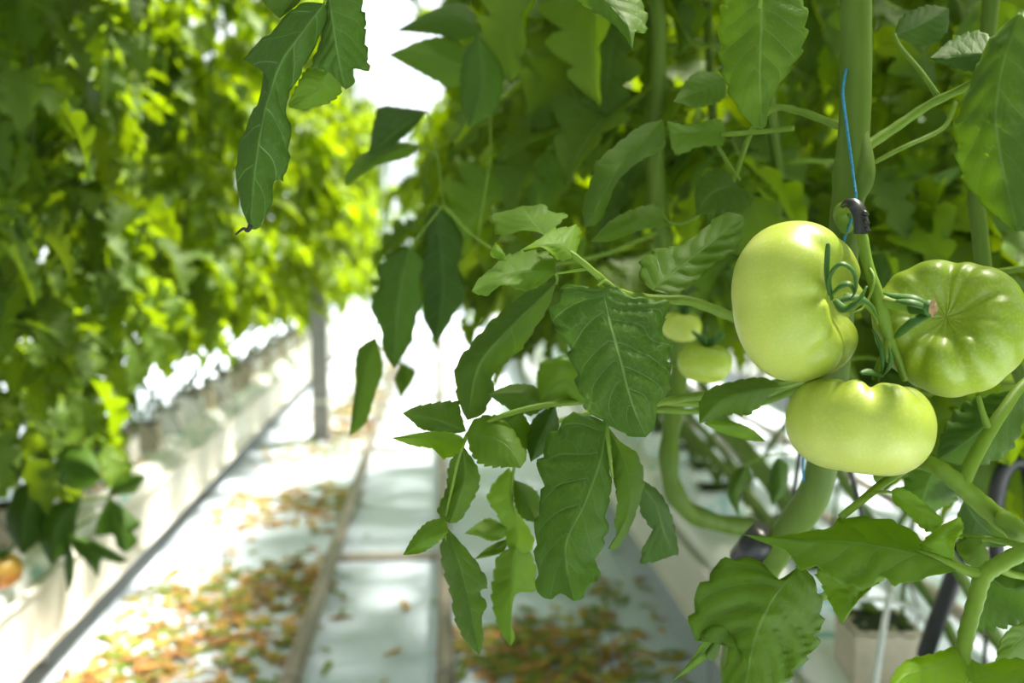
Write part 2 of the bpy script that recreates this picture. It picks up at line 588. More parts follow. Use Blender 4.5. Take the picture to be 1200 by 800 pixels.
def gutter(x0, x1, label, y0=0.3, y1=14.5):
    g = link('growing_gutter', None, None, Vector(((x0 + x1) / 2, y0, 0)))
    tag(g, label, 'gutter')
    w = 0.006
    L = 3.04
    n = int((y1 - y0) / L)
    for i in range(n + 1):
        a, b = y0 + i * L, y0 + (i + 1) * L - 0.004
        m_ = MB()
        m_.box(x0, x0 + w, a, b, 0.125, 0.325)
        m_.box(x1 - w, x1, a, b, 0.125, 0.325)
        m_.box(x0 + w, x1 - w, a, b, 0.131, 0.137)
        m_.box(x0 - 0.010, x0, a, b, 0.313, 0.325)
        m_.box(x1, x1 + 0.010, a, b, 0.313, 0.325)
        m_.box(x0 - 0.012, x0, a, b, 0.125, 0.142)
        m_.box(x1, x1 + 0.012, a, b, 0.125, 0.142)
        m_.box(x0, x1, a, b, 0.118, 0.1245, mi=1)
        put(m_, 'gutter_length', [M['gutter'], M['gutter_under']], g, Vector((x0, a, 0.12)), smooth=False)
    y = y0 + 0.6
    while y < y1:
        m_ = MB()
        m_.box((x0 + x1) / 2 - 0.09, (x0 + x1) / 2 + 0.09, y - 0.012, y + 0.012, 0.0, 0.118)
        put(m_, 'trestle', M['steel'], g, smooth=False)
        y += 2.0
    return g


G_L = (-1.42, -1.10)
G_R = (0.75, 1.07)
gutter(*G_L, 'long white growing gutter on the grey steel post side of the aisle')
gutter(*G_R, 'long white growing gutter under the row with three big green tomatoes')
gutter(2.62, 2.94, 'long white growing gutter across the neighbouring aisle', 2.0)


def slab_mesh(name, seed):
    r = random.Random(seed)
    m_ = MB()
    rows, n, k = [], 26, 16
    for i in range(n):
        t = i / (n - 1)
        y = -0.49 + 0.98 * t
        e = min(1.0, min(t, 1 - t) * 14)
        puff = 0.35 + 0.65 * math.sqrt(max(0.0, e))
        row = []
        for j in range(k + 1):
            a = 2 * PI * j / k
            c_, s_ = math.cos(a), math.sin(a)
            x = 0.142 * math.copysign(abs(c_) ** 0.45, c_) * (0.9 + 0.1 * puff)
            z = 0.122 * math.copysign(abs(s_) ** 0.5, s_) * puff
            w = noise.noise(Vector((y * 9 + seed, c_ * 2, s_ * 2))) * 0.007
            row.append(Vector((x * (1 + w), y, max(z + w, -0.122))))
        rows.append(row)
    m_.quad_grid(rows)
    return m_.mesh(name, M['slab'])


slab_mes = [slab_mesh('substrate_slab', s) for s in (1, 5, 9)]
cube_me = []
for wrap in ('cube_wrap', 'cube_plain', 'cube_white'):
    m_ = MB()
    b_ = len(m_.v)
    m_.box(-0.065, 0.065, -0.065, 0.065, 0.0, 0.11)
    cube_me.append(m_.mesh('wrap', M[wrap], False))
m_ = MB()
rows = []
for i in range(9):
    rows.append([Vector((-0.068 + 0.017 * i, -0.068 + 0.017 * j, 0.113 + 0.012 * noise.noise(Vector((i * 0.7, j * 0.7, 3))) - (0.01 if i in (0, 8) or j in (0, 8) else 0))) for j in range(9)])
m_.quad_grid(rows)
cube_top_me = m_.mesh('top', M['cube_top'])
m_ = MB()
m_.tube([Vector((0.03, 0.03, 0.09)), Vector((0.03, 0.03, 0.19))], 0.004, 6)
m_.tube(smooth_path([Vector((0.03, 0.03, 0.18)), Vector((0.06, 0.06, 0.20)), Vector((0.12, 0.10, 0.10)), Vector((0.14, 0.16, 0.02))]), 0.0025, 5)
peg_me = m_.mesh('drip_peg', M['black'])

SIDES = {
    'L': (-1.26, 'on the gutter beside the grey steel post', 'gutter beside the steel post'),
    'R': (0.91, 'on the gutter below the three big green tomatoes', 'gutter below the green tomatoes'),
    'F': (2.78, 'on the gutter across the neighbouring aisle', 'gutter across the neighbouring aisle'),
}
cube_spots = {'L': [], 'R': [], 'F': []}
for key, (cx, where, grp) in SIDES.items():
    y = 0.85 if key != 'F' else 2.6
    i = 0
    while y < 15:
        s_ = link('substrate_slab', slab_mes[i % 3], None, Vector((cx, y, 0.262)), (0, 0, PI * (i % 2)))
        tag(s_, 'white foil substrate slab with teal print lying ' + where, 'slab', 'slabs in the ' + grp)
        for q in (-0.33, 0.0, 0.33):
            cube_spots[key].append(y + q + rng.uniform(-0.03, 0.03))
        y += 1.02
        i += 1


def cube(x, y, wrap, label, group=None):
    c_ = link('rockwool_cube', None, None, Vector((x, y, 0.382)), (0, 0, rng.uniform(-0.15, 0.15)))
    tag(c_, label, 'cube', group)
    link('wrap', cube_me[wrap], c_)
    link('top', cube_top_me, c_)
    link('drip_peg', peg_me, c_)
    return c_


for key, (cx, where, grp) in SIDES.items():
    for y in cube_spots[key]:
        if y > 11 :
            continue
        if key == 'R' and (abs(y - 2.95) < 0.17 or abs(y - 1.88) < 0.17):
            continue
        cube(cx, y, 0 if key != 'L' else rng.choice((1, 2)), 'wrapped rockwool cube with dark top ' + where, 'rockwool cubes in the ' + grp)
cube(0.86, 2.95, 0, 'pale rockwool cube with teal lettering under the bent tomato stem')
cube(0.88, 1.86, 1, 'tan rockwool cube with dark mossy top beside white drip tube')

# ------------------------------------------------------------------ leaflets and compound leaves
def leaflet_mb(seed, n=12, k=2, lobes=4, depth=0.28, fold=0.25, droop=0.25, twist=0.2, width=0.5):
    """unit leaflet: base at origin, tip towards +X, upper side +Z"""
    r = random.Random(seed)
    m_ = MB()
    ph = r.uniform(0, 1)
    rows, uvs = [], []
    for i in range(n + 1):
        t = i / n
        prof = (math.sin(PI * min(1, t ** 0.72)) ** 0.75) if 0 < t < 1 else 0.0
        prof = max(prof, 0.02 if t < 0.5 else 0.0)
        row, uvr = [], []
        for j in range(-k, k + 1):
            s = j / k
            fr = (t * lobes + ph + (0.35 if s > 0 else 0)) % 1.0
            lb = 1 - depth * (1.5 * abs(fr - 0.42) if fr < 0.8 else 1.0) * (1 if abs(s) > 0.9 else 0.25) * min(1, 5 * (1 - t))
            w = width * 0.5 * prof * lb * s
            x = t + 0.10 * abs(s) * prof - 0.02
            z = fold * abs(w) * 1.2 - droop * t * t + 0.05 * math.sin(t * 9 + s * 4 + seed) * abs(s)
            row.append(Vector((x, w + 0.08 * twist * math.sin(t * 3), z + twist * w * t)))
            uvr.append((t, s * 0.5 + 0.5))
        rows.append(row)
        uvs.append(uvr)
    m_.quad_grid(rows, uvs)
    return m_


LEAFLETS = [leaflet_mb(s, 22, 2, rr(3.6 + (s % 3) * 0.7, 1), 0.52, 0.15 + 0.12 * (s % 4), 0.10 + 0.13 * (s % 5), (s % 3 - 1) * 0.4, 0.60 + 0.07 * (s % 4))
            for rr in (round,) for s in range(8)]
LEAFLET_ME = [l.mesh('leaflet', M['leaf_near']) for l in LEAFLETS]


def leaf_plan(seed):
    """compound tomato leaf: rachis path and (leaflet index, matrix) list; base at origin along +X"""
    r = random.Random(seed)
    Lr = r.uniform(0.30, 0.42)
    droop = r.uniform(0.12, 0.30)
    side = r.uniform(-0.08, 0.08)

    def at(t):
        return Vector((Lr * t * (1 - 0.2 * t * droop / 0.3), side * t * t, 0.08 * t - droop * t * t))
    pts = [at(i / 8) for i in range(9)]
    out = []
    stations = [(0.34, 0.095), (0.54, 0.135), (0.66, 0.055), (0.78, 0.130), (0.9, 0.085)]
    for t, size in stations:
        tan = (at(t + 0.02) - at(t - 0.02)).normalized()
        for sg in (-1, 1):
            ang = sg * r.uniform(0.8, 1.25)
            size_ = size * r.uniform(0.85, 1.25)
            az = math.atan2(tan.y, tan.x) + ang
            mat = Matrix.Translation(at(t)) @ Matrix.Rotation(az, 4, 'Z') @ Matrix.Rotation(r.uniform(0.15, 0.9), 4, 'Y') @ Matrix.Rotation(r.uniform(-0.6, 0.6), 4, 'X') @ Matrix.Scale(size_, 4)
            out.append((r.randrange(8), mat))
    tan = (at(1) - at(0.95)).normalized()
    mat = Matrix.Translation(at(1)) @ Matrix.Rotation(math.atan2(tan.y, tan.x), 4, 'Z') @ Matrix.Rotation(r.uniform(0.6, 1.2), 4, 'Y') @ Matrix.Rotation(r.uniform(-0.5, 0.5), 4, 'X') @ Matrix.Scale(r.uniform(0.14, 0.17), 4)
    out.append((r.randrange(8), mat))
    rc = MB()
    rc.tube(pts, [0.0036 - 0.0023 * i / 8 for i in range(9)], 6)
    return pts, rc, out


PLANS = []
for s in range(7):
    pts, rc, lst = leaf_plan(100 + s)
    whole = MB()
    whole.add(rc)
    nf = len(whole.f)
    for idx, mat in lst:
        whole.add(LEAFLETS[idx], mat)
    whole.mi = [1] * nf + [0] * (len(whole.f) - nf)
    PLANS.append(dict(pts=pts, lst=lst, rachis=rc.mesh('leaf', M['petiole']), whole=whole.mesh('leaf', [M['leaf_bg'], M['petiole']])))


def stem_path(seed):
    """from the cube towards +X side lean, then up the twine"""
    r = random.Random(seed)
    w = lambda: r.uniform(-0.02, 0.02)
    return [Vector((0, 0, 0)), Vector((0.05 + w(), w(), 0.12)), Vector((0.24 + w(), w(), 0.42)), Vector((0.42 + w(), w(), 0.75)), Vector((0.47 + w(), w(), 1.1)), Vector((0.49 + w(), w(), 1.5)), Vector((0.5, w(), 2.2))]


STEMS = []
for s in range(4):
    pts = smooth_path(stem_path(s), 5)
    m_ = MB()
    m_.tube(pts, [0.0085 + 0.002 * math.sin(i * 1.1) ** 2 - 0.003 * i / len(pts) for i in range(len(pts))], 8)
    STEMS.append((pts, m_.mesh('stem', M['stem'])))


def plant(base, flip, seed, n_leaf, zlo, zhi, ok, label, group, split, r_leaf=1.0, lean=1.0):
    """a plant of the rows; flip=True leans towards -X"""
    r = random.Random(seed)
    spts, sme = STEMS[seed % 4]
    root = link('tomato_plant', None, None, base)
    tag(root, label, 'tomato plant', group)
    rot = Matrix.Rotation(PI if flip else 0.0, 4, 'Z') @ Matrix.Diagonal((lean, 1, 1, 1))
    st = link('stem', sme, root)
    st.matrix_local = rot
    made = 0
    for i in range(n_leaf):
        z = zlo + (zhi - zlo) * (i + r.uniform(0, 0.9)) / n_leaf
        p = min(spts, key=lambda q: abs(q.z - (z - base.z)))
        p = rot @ p
        for attempt in range(14):
            plan = PLANS[r.randrange(7)]
            az = r.uniform(0, 2 * PI)
            m4 = Matrix.Translation(p) @ Matrix.Rotation(az, 4, 'Z') @ Matrix.Rotation(r.uniform(-0.3, 0.45), 4, 'Y') @ Matrix.Rotation(r.uniform(-0.3, 0.3), 4, 'X') @ Matrix.Scale(r.uniform(0.85, 1.2) * r_leaf, 4)
            w4 = Matrix.Translation(base) @ m4
            test = [w4 @ plan['pts'][4], w4 @ plan['pts'][8]] + [w4 @ (mt @ Vector((0.95, 0, -0.15))) for _, mt in plan['lst']]
            if all(ok(q) for q in test):
                break
        else:
            continue
        made += 1
        if split:
            lf = link('leaf', plan['rachis'], root)
            lf.matrix_local = m4
            for idx, mt in plan['lst']:
                ll = link('leaflet', LEAFLET_ME[idx], lf)
                ll.matrix_local = mt
        else:
            lf = link('leaf', plan['whole'], root)
            lf.matrix_local = m4
    return root


def ok_right(q):
    s = project(q)
    if s is None:
        return q.x > 0.22
    x, y, d = s
    if d < 1.12:
        return x < -60 or x > 1260 or y < -60
    if x < 398 + max(0, y - 300) * 0.35 and d < 9:
        return False
    if y < 135 and x < 515 - (40 if y < 30 else 0) and d < 12:
        return False
    if y > 455 and d < 5 and 430 < x < 1010:
        return False
    if q.z < 0.80:
        return False
    return True


def ok_left(q):
    s = project(q)
    if s is None:
        return True
    x, y, d = s
    if d < 1.5:
        return x < -50
    lim = 225 if d < 3.2 else 445
    if y > 470:
        lim = 165
    if x > lim:
        return False
    if d < 3.4 and y > 690:
        return False
    if y < 118 and x > 415:
        return False
    return q.z > (0.47 if d < 3.4 else (0.78 if d < 6 else 0.66))


LAB_O = 'tomato plant in the outermost row two aisles from the steel post'
LAB_R = 'tomato plant in the row behind the three big green tomatoes'
LAB_RB = 'tomato plant leaning away on the gutter below the green tomatoes'
LAB_RC = 'upright tomato plant between the two leaning lines behind the green tomatoes'
LAB_L = 'tomato plant in the leafy row beside the grey steel post'
LAB_LB = 'tomato plant leaning away behind the row beside the steel post'
LAB_F = 'tomato plant in the row across the neighbouring aisle'

seed = 1000
y = 1.3
while y < 13.5:
    plant(Vector((0.91, y, 0.47)), True, seed, 28 if y < 2.3 else (27 if y < 6 else 18), 0.95, 2.8, ok_right, LAB_R, 'plants in the row behind the green tomatoes', y < 3.2, 0.95 if y < 2.2 else 0.82, 1.0 if y < 1.7 else (1.6 if int(y * 10) % 2 else 1.2))
    seed += 1
    y += 0.30 if y < 5 else 0.45
y = 1.45
while y < 6:
    plant(Vector((0.91, y, 0.47)), False, seed, 24, 0.95, 2.75, ok_right, LAB_RC, 'upright plants behind the green tomatoes', y < 2.6, 0.9, 0.1)
    seed += 1
    y += 0.36
y = 1.6
while y < 9:
    plant(Vector((0.91, y, 0.47)), False, seed, 18, 0.95, 2.75, ok_right, LAB_RB, 'plants leaning away from the green tomatoes', False, 1.1)
    seed += 1
    y += 0.42
y = 2.2
while y < 9:
    plant(Vector((2.78, y, 0.47)), True, seed, 18, 0.85, 2.8, ok_right, LAB_F, 'plants across the neighbouring aisle', False, 1.2)
    seed += 1
    y += 0.45
y = 1.75
left_plants = []
while y < 14:
    left_plants.append(plant(Vector((-1.40 if y < 3.5 else -1.34, y, 0.47)), False, seed, 34 if y < 3.6 else (30 if y < 6.4 else 23), 0.58 if y < 3.6 else (0.8 if y < 6 else 0.7), 2.8, ok_left, LAB_L, 'plants in the row beside the steel post', y < 3.6, 0.85 if y < 3.4 else 0.75, 1.0 if y < 5 else 1.35))
    seed += 1
    y += 0.30 if y < 7 else 0.45
y = 1.6
while y < 9:
    plant(Vector((-1.26, y, 0.47)), True, seed, 18, 0.7, 2.8, ok_left, LAB_LB, 'plants leaning away from the steel post', False, 1.1)
    seed += 1
    y += 0.42

# the same rows running on past the camera, and the next rows to either side
y = -2.1
while y < 1.3:
    plant(Vector((0.91, y, 0.47)), True, seed, 18, 0.95, 2.8, ok_right, LAB_R, 'plants in the row behind the green tomatoes', False, 1.0, 0.9)
    plant(Vector((-1.40, y, 0.47)), False, seed + 1, 18, 0.8, 2.8, ok_left, LAB_L, 'plants in the row beside the steel post', False, 1.0)
    seed += 2
    y += 0.5
for x in (-1.0, -0.65, -0.3, 0.05, 0.4):
    plant(Vector((x, 15.6 + 0.3 * (x % 0.7), 0.0)), x > 0, seed, 20, 0.35, 2.3, lambda q: q.z > 0.1 and q.y < 17.5, 'tomato plant standing across the far end of the aisle', 'plants at the far end of the aisle', False, 1.2, 0.3)
    seed += 1
y = -2.0
while y < 9:
    plant(Vector((-3.1, y, 0.0)), False, seed, 16, 0.5, 2.8, ok_left, LAB_O, 'plants in the outer rows', False, 1.4)
    plant(Vector((4.65, y, 0.0)), True, seed + 1, 16, 0.5, 2.8, ok_right, LAB_O, 'plants in the outer rows', False, 1.4)
    seed += 2
    y += 0.6

# ------------------------------------------------------------------ hero plants
def hero_leaflet(parent, mid, left, right, d0, d1, tl=0.015, tr=0.015, mat='leaf', n=54, k=9, quilt=0.0016, under=False, seed=0, dm=None, name='leaflet', wave=0.004):
    """Leaf blade in real space. mid / left / right run base -> tip in photo pixels; the blade
    lies d0 (base) to d1 (tip) metres away, its two edges tl / tr metres nearer (-) or farther (+) than the midrib."""
    f2 = lambda L_: resample(smooth_path([Vector((a, b, 0)) for a, b in L_], 5), n + 1)
    Mi = f2(mid)
    Le = resample(smooth_path([Vector((a, b, 0)) for a, b in left], 3), n + 1)
    Ri = resample(smooth_path([Vector((a, b, 0)) for a, b in right], 3), n + 1)
    ds = [d0, dm if dm is not None else (d0 + d1) / 2, d1]
    wmax = max((a - b).length for a, b in zip(Le, Ri)) + 1e-6
    quilt *= min(1.0, wmax / 150)
    length = sum((b - a).length for a, b in zip(Mi, Mi[1:]))
    sweep = max(0.6, min(2.3, 3.2 * wmax / length))
    rows, uvs = [], []
    for i in range(n + 1):
        t = i / n
        dd = (1 - t) ** 2 * ds[0] + 2 * t * (1 - t) * (2 * ds[1] - (ds[0] + ds[2]) / 2) + t * t * ds[2]
        row, uvr = [], []
        wf = (Le[i] - Ri[i]).length / wmax
        for j in range(-k, k + 1):
            s = j / k
            e = Le[i] if s < 0 else Ri[i]
            tooth = 1 - (0.12 * ((t * 9 + seed * 0.37 + (0.4 if s < 0 else 0)) % 1.0) ** 1.5 + 0.03 * noise.noise(Vector((t * 30, s, seed)))) * max(0, abs(s) * 3 - 2) * min(1, 6 * t * (1 - t) * 2)
            q = Mi[i].lerp(e, abs(s) * tooth)
            off = (tl if s < 0 else tr) * (abs(s) ** 1.25) * wf
            tw = t + 0.045 * noise.noise(Vector((t * 4, s * 1.5 + (7 if s < 0 else 0), seed * 1.7)))
            ph = tw * 7.0 - abs(s) * sweep + (0.45 if s < 0 else 0.0)
            vein = abs((ph % 1.0) - 0.5) * 2          # 0 on a side vein
            off -= quilt * (min(1, vein * 1.6) - 0.6) * min(1, abs(s) * 5) * wf * 1.6
            off += wave * math.sin(t * 8 + seed + s * 2.0) * abs(s) * wf
            off += 0.003 * noise.noise(Vector((q.x * 0.03 + seed, q.y * 0.03, seed)))
            row.append(P(q.x, q.y, dd + off))
            uvr.append((tw + (0.45 / 7 if s < 0 else 0.0) + (2.3 - sweep) / 7 * abs(s), s * 0.5 + 0.5))
        rows.append(row)
        uvs.append(uvr)
    m_ = MB()
    m_.quad_grid(rows, uvs)
    # upper side faces the camera unless the leaf shows its underside
    tot = 0.0
    for f in m_.f[::7]:
        a, b, c_ = (m_.v[f[0]], m_.v[f[1]], m_.v[f[2]])
        tot += (b - a).cross(c_ - a).dot(CAM - a)
    if (tot < 0) != under:
        uv2 = []
        for q in range(len(m_.f)):
            m_.f[q] = tuple(reversed(m_.f[q]))
            uv2.extend(reversed(m_.uv[q * 4:q * 4 + 4]))
        m_.uv = uv2
    o = put(m_, name, M[mat], parent)
    sol = o.modifiers.new('thickness', 'SOLIDIFY')
    sol.thickness = 0.0005
    sol.offset = -1
    return o


def rachis(parent, pts, r0, r1, name='leaf', per=7, mat='petiole', seg=10):
    path = px_path(pts, per)
    m_ = MB()
    n = len(path)
    m_.tube(path, [(r0 + (r1 - r0) * i / (n - 1)) * (1 + 0.06 * math.sin(i * 1.7)) for i in range(n)], seg)
    return put(m_, name, M[mat], parent)


HP = Vector((0.87, 0.95, 0.492))
hero = tag(link('tomato_plant', None, None, HP), 'thick-stemmed tomato plant with blue twine carrying the three big green tomatoes', 'tomato plant')
# main stem: down from the top of the picture, behind the fruit, then back to its cube
path = [P(1004, -260, 0.80), P(1003, -40, 0.79), P(1003, 90, 0.785), P(1000, 170, 0.78), P(999, 205, 0.78), P(990, 260, 0.79), P(985, 350, 0.84), P(975, 470, 0.88), P(957, 570, 0.92), P(925, 622, 0.96), P(885, 690, 1.02), P(862, 800, 1.06),
        Vector((0.36, 0.98, 0.64)), Vector((0.52, 0.93, 0.53)), Vector((0.74, 0.94, 0.52)), HP + Vector((-0.02, 0, 0.03)), HP]
sp = smooth_path(path, 6)
rad = []
for q in sp:
    pr = project(q)
    r_ = 0.0122
    if pr and pr[1] < 900:
        r_ = 0.0122 + 0.0035 * math.exp(-((pr[1] - 203) / 22) ** 2) + 0.0035 * max(0, min(1, (pr[1] - 480) / 120))
    rad.append(r_)
mb = MB(); mb.tube(sp, rad, 20)
stem = put(mb, 'stem', M['stem'], hero)
mb = MB()
kp = px_path([(1012, 150, 0.775), (1014, 190, 0.768), (1012, 215, 0.766), (1006, 235, 0.77)])
mb.tube(kp, [0.002 + 0.0058 * math.sin(PI * (i + 1) / (len(kp) + 1)) for i in range(len(kp))], 12)
put(mb, 'node_swelling', M['stem'], stem)
c0 = cube(HP.x, HP.y, 0, 'rockwool cube at the foot of the thick blue-twined stem')
c0.rotation_euler = (0, 0, 0.1)

# fruit stalk (truss) with its two branches
ped = px_path([(992, 268, 0.775), (984, 252, 0.762), (990, 243, 0.742), (1003, 246, 0.728), (1010, 275, 0.720), (1017, 310, 0.716), (1030, 350, 0.712), (1040, 390, 0.716), (1052, 420, 0.722), (1060, 445, 0.728)])
mb = MB()
mb.tube(ped, [0.0054 - 0.0026 * i / len(ped) + 0.0016 * math.exp(-((i - 38) / 4) ** 2) for i in range(len(ped))], 14)
truss = put(mb, 'fruit_truss', M['petiole'], hero)
mb = MB(); mb.tube(px_path([(1032, 352, 0.712), (1052, 357, 0.704), (1072, 361, 0.694)]), [0.0044 - 0.0001 * i for i in range(13)], 12)
put(mb, 'branch', M['petiole'], truss)
mb = MB(); mb.tube(px_path([(1030, 378, 0.716), (1022, 362, 0.712), (1008, 352, 0.704), (992, 347, 0.694)]), [0.0030 - 0.00003 * i for i in range(19)], 12)
put(mb, 'branch', M['petiole'], truss)
mb = MB(); mb.tube(px_path([(1042, 392, 0.717), (1038, 412, 0.716), (1030, 430, 0.722), (1026, 445, 0.73)]), [0.0034 - 0.00003 * i for i in range(19)], 12)
put(mb, 'branch', M['petiole'], truss)
mb = MB(); mb.tube(px_path([(1018, 313, 0.714), (1024, 325, 0.706), (1020, 345, 0.702), (1010, 362, 0.700), (996, 366, 0.698)]), [0.0014 - 0.00003 * i for i in range(25)], 8)
put(mb, 'tendril', M['petiole'], truss)


def tomato_mb(R, flat, nl, amp, seed, dimple=0.30, notch=None, nu=44, nv=96):
    """ribbed beefsteak fruit, stalk end towards +Z"""
    r = random.Random(seed)
    offs = [r.uniform(-0.22, 0.22) for _ in range(nl)]
    amps = [r.uniform(0.6, 1.3) for _ in range(nl)]
    a2, a3 = r.uniform(0, 6), r.uniform(0, 6)
    m_ = MB()
    rows = []
    grooves = [(i + offs[i]) * 2 * PI / nl for i in range(nl)]
    for i in range(nu + 1):
        phi = PI * i / nu
        row = []
        for j in range(nv + 1):
            th = 2 * PI * (j % nv) / nv
            g = 0.0
            for gi, ga in zip(grooves, amps):
                d = (th - gi + PI) % (2 * PI) - PI
                g += ga * math.exp(-(d / 0.15) ** 2)
            w = math.exp(-((phi - 0.75) / 0.62) ** 2) + 0.35 * math.exp(-((phi - 2.1) / 0.6) ** 2)
            rr = R * math.sin(phi) ** 0.86 if 0 < i < nu else 0.0
            rr *= 1 - amp * g * w
            rr *= 1 + 0.045 * math.cos(2 * th + a2) + 0.03 * math.cos(3 * th + a3)
            cz = math.cos(phi)
            z = R * flat * math.copysign(abs(cz) ** 0.92, cz)
            z -= R * dimple * math.exp(-(phi / 0.42) ** 2)
            z -= R * amp * 1.1 * g * math.exp(-((phi - 0.6) / 0.45) ** 2)
            z += R * 0.07 * math.exp(-((PI - phi) / 0.35) ** 2)
            if notch:
                d = (th - notch[0] + PI) % (2 * PI) - PI
                nn = notch[1] * math.exp(-(d / 0.33) ** 2) * math.exp(-((phi - 0.85) / 0.75) ** 2)
                rr *= 1 - nn
                z -= R * nn * 0.35
            row.append(Vector((rr * math.cos(th), rr * math.sin(th), z)))
        rows.append(row)
    m_.quad_grid(rows)
    return m_


def axis_matrix(axis, roll=0.0):
    z = axis.normalized()
    x = RIGHT - z * RIGHT.dot(z)
    if x.length < 0.1:
        x = UP - z * UP.dot(z)
    x.normalize()
    y = z.cross(x)
    return Matrix((x, y, z)).transposed().to_4x4() @ Matrix.Rotation(roll, 4, 'Z')


def tomato(center, axis, R, flat, nl, amp, seed, mat, label, roll=0.0, notch=None, group=None, sepals=True, dimple=0.30, hi=True):
    root = link('tomato', None, None, center)
    tag(root, label, 'tomato', group)
    m4 = axis_matrix(axis, roll)
    body = link('fruit', tomato_mb(R, flat, nl, amp, seed, dimple, notch, *((44, 96) if hi else (18, 32))).mesh('fruit', M[mat]), root)
    body.matrix_local = m4
    if sepals:
        r = random.Random(seed + 5)
        top = R * (flat - dimple) + 0.002
        for i in range(5):
            a = 2 * PI * (i + r.uniform(-0.2, 0.2)) / 5
            ln = R * r.uniform(0.45, 0.75)
            up = r.uniform(0.004, 0.014)
            pts = [Vector((math.cos(a) * ln * s * 0.9, math.sin(a) * ln * s * 0.9, top + (R * dimple * 0.75) * min(1, s * 1.5) ** 1.4 + up * s + (r.uniform(0.0, 0.012) if s > 0.8 else 0))) for s in (0, 0.25, 0.5, 0.75, 1.0)]
            pts = smooth_path(pts, 4)
            mm = MB()
            mm.tube(pts, [0.0042 * math.sin(PI * min(1, 0.25 + 0.75 * q / len(pts))) ** 0.8 + 0.0004 for q in range(len(pts))], 8, flat=0.35)
            s_ = link('sepal', mm.mesh('sepal', M['calyx']), root)
            s_.matrix_local = m4
    return root


def cdir(a, b, c):
    """direction: a right, b up, c towards the camera"""
    return (RIGHT * a + UP * b - FWD * c).normalized()


t1 = tomato(P(937, 353, 0.735), cdir(0.66, 0.06, 0.62), 0.0575, 0.80, 7, 0.05, 3, 'tomato', 'largest pale green tomato with kidney fold and curled sepals at left of the truss'.replace(' at left of the truss', ' below the black clip'), 0.5, (0.0 - 0.9, 0.32), sepals=False, dimple=0.40)
t2 = tomato(P(1113, 382, 0.735), cdir(-0.50, 0.36, 0.78), 0.0540, 0.80, 11, 0.085, 8, 'tomato_b', 'deeply ribbed green tomato facing forward with brown stalk scar', 0.2, sepals=False, dimple=0.46)
t3 = tomato(P(1009, 497, 0.715), cdir(0.12, 0.96, -0.06), 0.0505, 0.76, 9, 0.065, 14, 'tomato', 'smooth squat green tomato hanging lowest of the three on the truss', 1.1, sepals=False)
# long thin sepals that stand off the fruit, seen against it
for root, paths in ((t1, [[(972, 345, 0.688), (969, 320, 0.682), (970, 290, 0.676), (971, 284, 0.675)],
                          [(975, 350, 0.688), (972, 325, 0.676), (985, 309, 0.668), (1000, 318, 0.668), (1003, 338, 0.672), (997, 350, 0.678)],
                          [(978, 352, 0.688), (990, 362, 0.676), (1006, 352, 0.668), (1016, 335, 0.668)],
                          [(975, 345, 0.686), (985, 335, 0.676), (996, 333, 0.672), (1002, 345, 0.674)],
                          [(978, 355, 0.688), (1000, 348, 0.686), (1018, 355, 0.694), (1028, 372, 0.704)]]),
                    (t2, [[(1092, 360, 0.672), (1072, 350, 0.672), (1050, 347, 0.682), (1036, 343, 0.69)],
                          [(1092, 362, 0.672), (1070, 355, 0.668), (1050, 352, 0.676)],
                          [(1090, 368, 0.674), (1072, 376, 0.672), (1056, 388, 0.684), (1048, 396, 0.69)]]),
                    (t3, [[(1034, 440, 0.705), (1035, 420, 0.70), (1030, 400, 0.704), (1022, 385, 0.706)],
                          [(1034, 440, 0.705), (1044, 425, 0.70), (1042, 405, 0.704)],
                          [(1034, 440, 0.702), (1020, 436, 0.694), (1008, 437, 0.69)]])):
    for pp in paths:
        pts = px_path(pp, 6)
        mm = MB()
        mm.tube(pts, [0.0031 * math.sin(PI * (0.18 + 0.80 * q / len(pts))) + 0.0004 for q in range(len(pts))], 8, flat=0.45)
        put(mm, 'sepal', M['calyx'], root)
mb = MB()
mb.tube(px_path([(1070, 361, 0.690), (1082, 361, 0.676), (1091, 361, 0.668)]), [0.0045 + 0.0001 * i for i in range(13)], 12)
put(mb, 'stalk', M['calyx'], t2)
mb = MB()
rows = []
cc = P(1093, 361, 0.6675)
for i in range(6):
    rows.append([cc + (RIGHT * math.cos(a) * 0.5 + UP * math.sin(a)) * 0.0062 * i / 5 * (1 + 0.35 * noise.noise(Vector((math.cos(a) * 3, math.sin(a) * 3, i)))) - FWD * (0.0015 * noise.noise(Vector((i * 2.0, math.cos(a) * 4, math.sin(a) * 4))) + 0.001) for a in [2 * PI * j / 14 for j in range(15)]])
mb.quad_grid(rows)
o = put(mb, 'stalk_scar', M['scar'], t2)
o['label'] = 'dry brown scar at the stalk end'

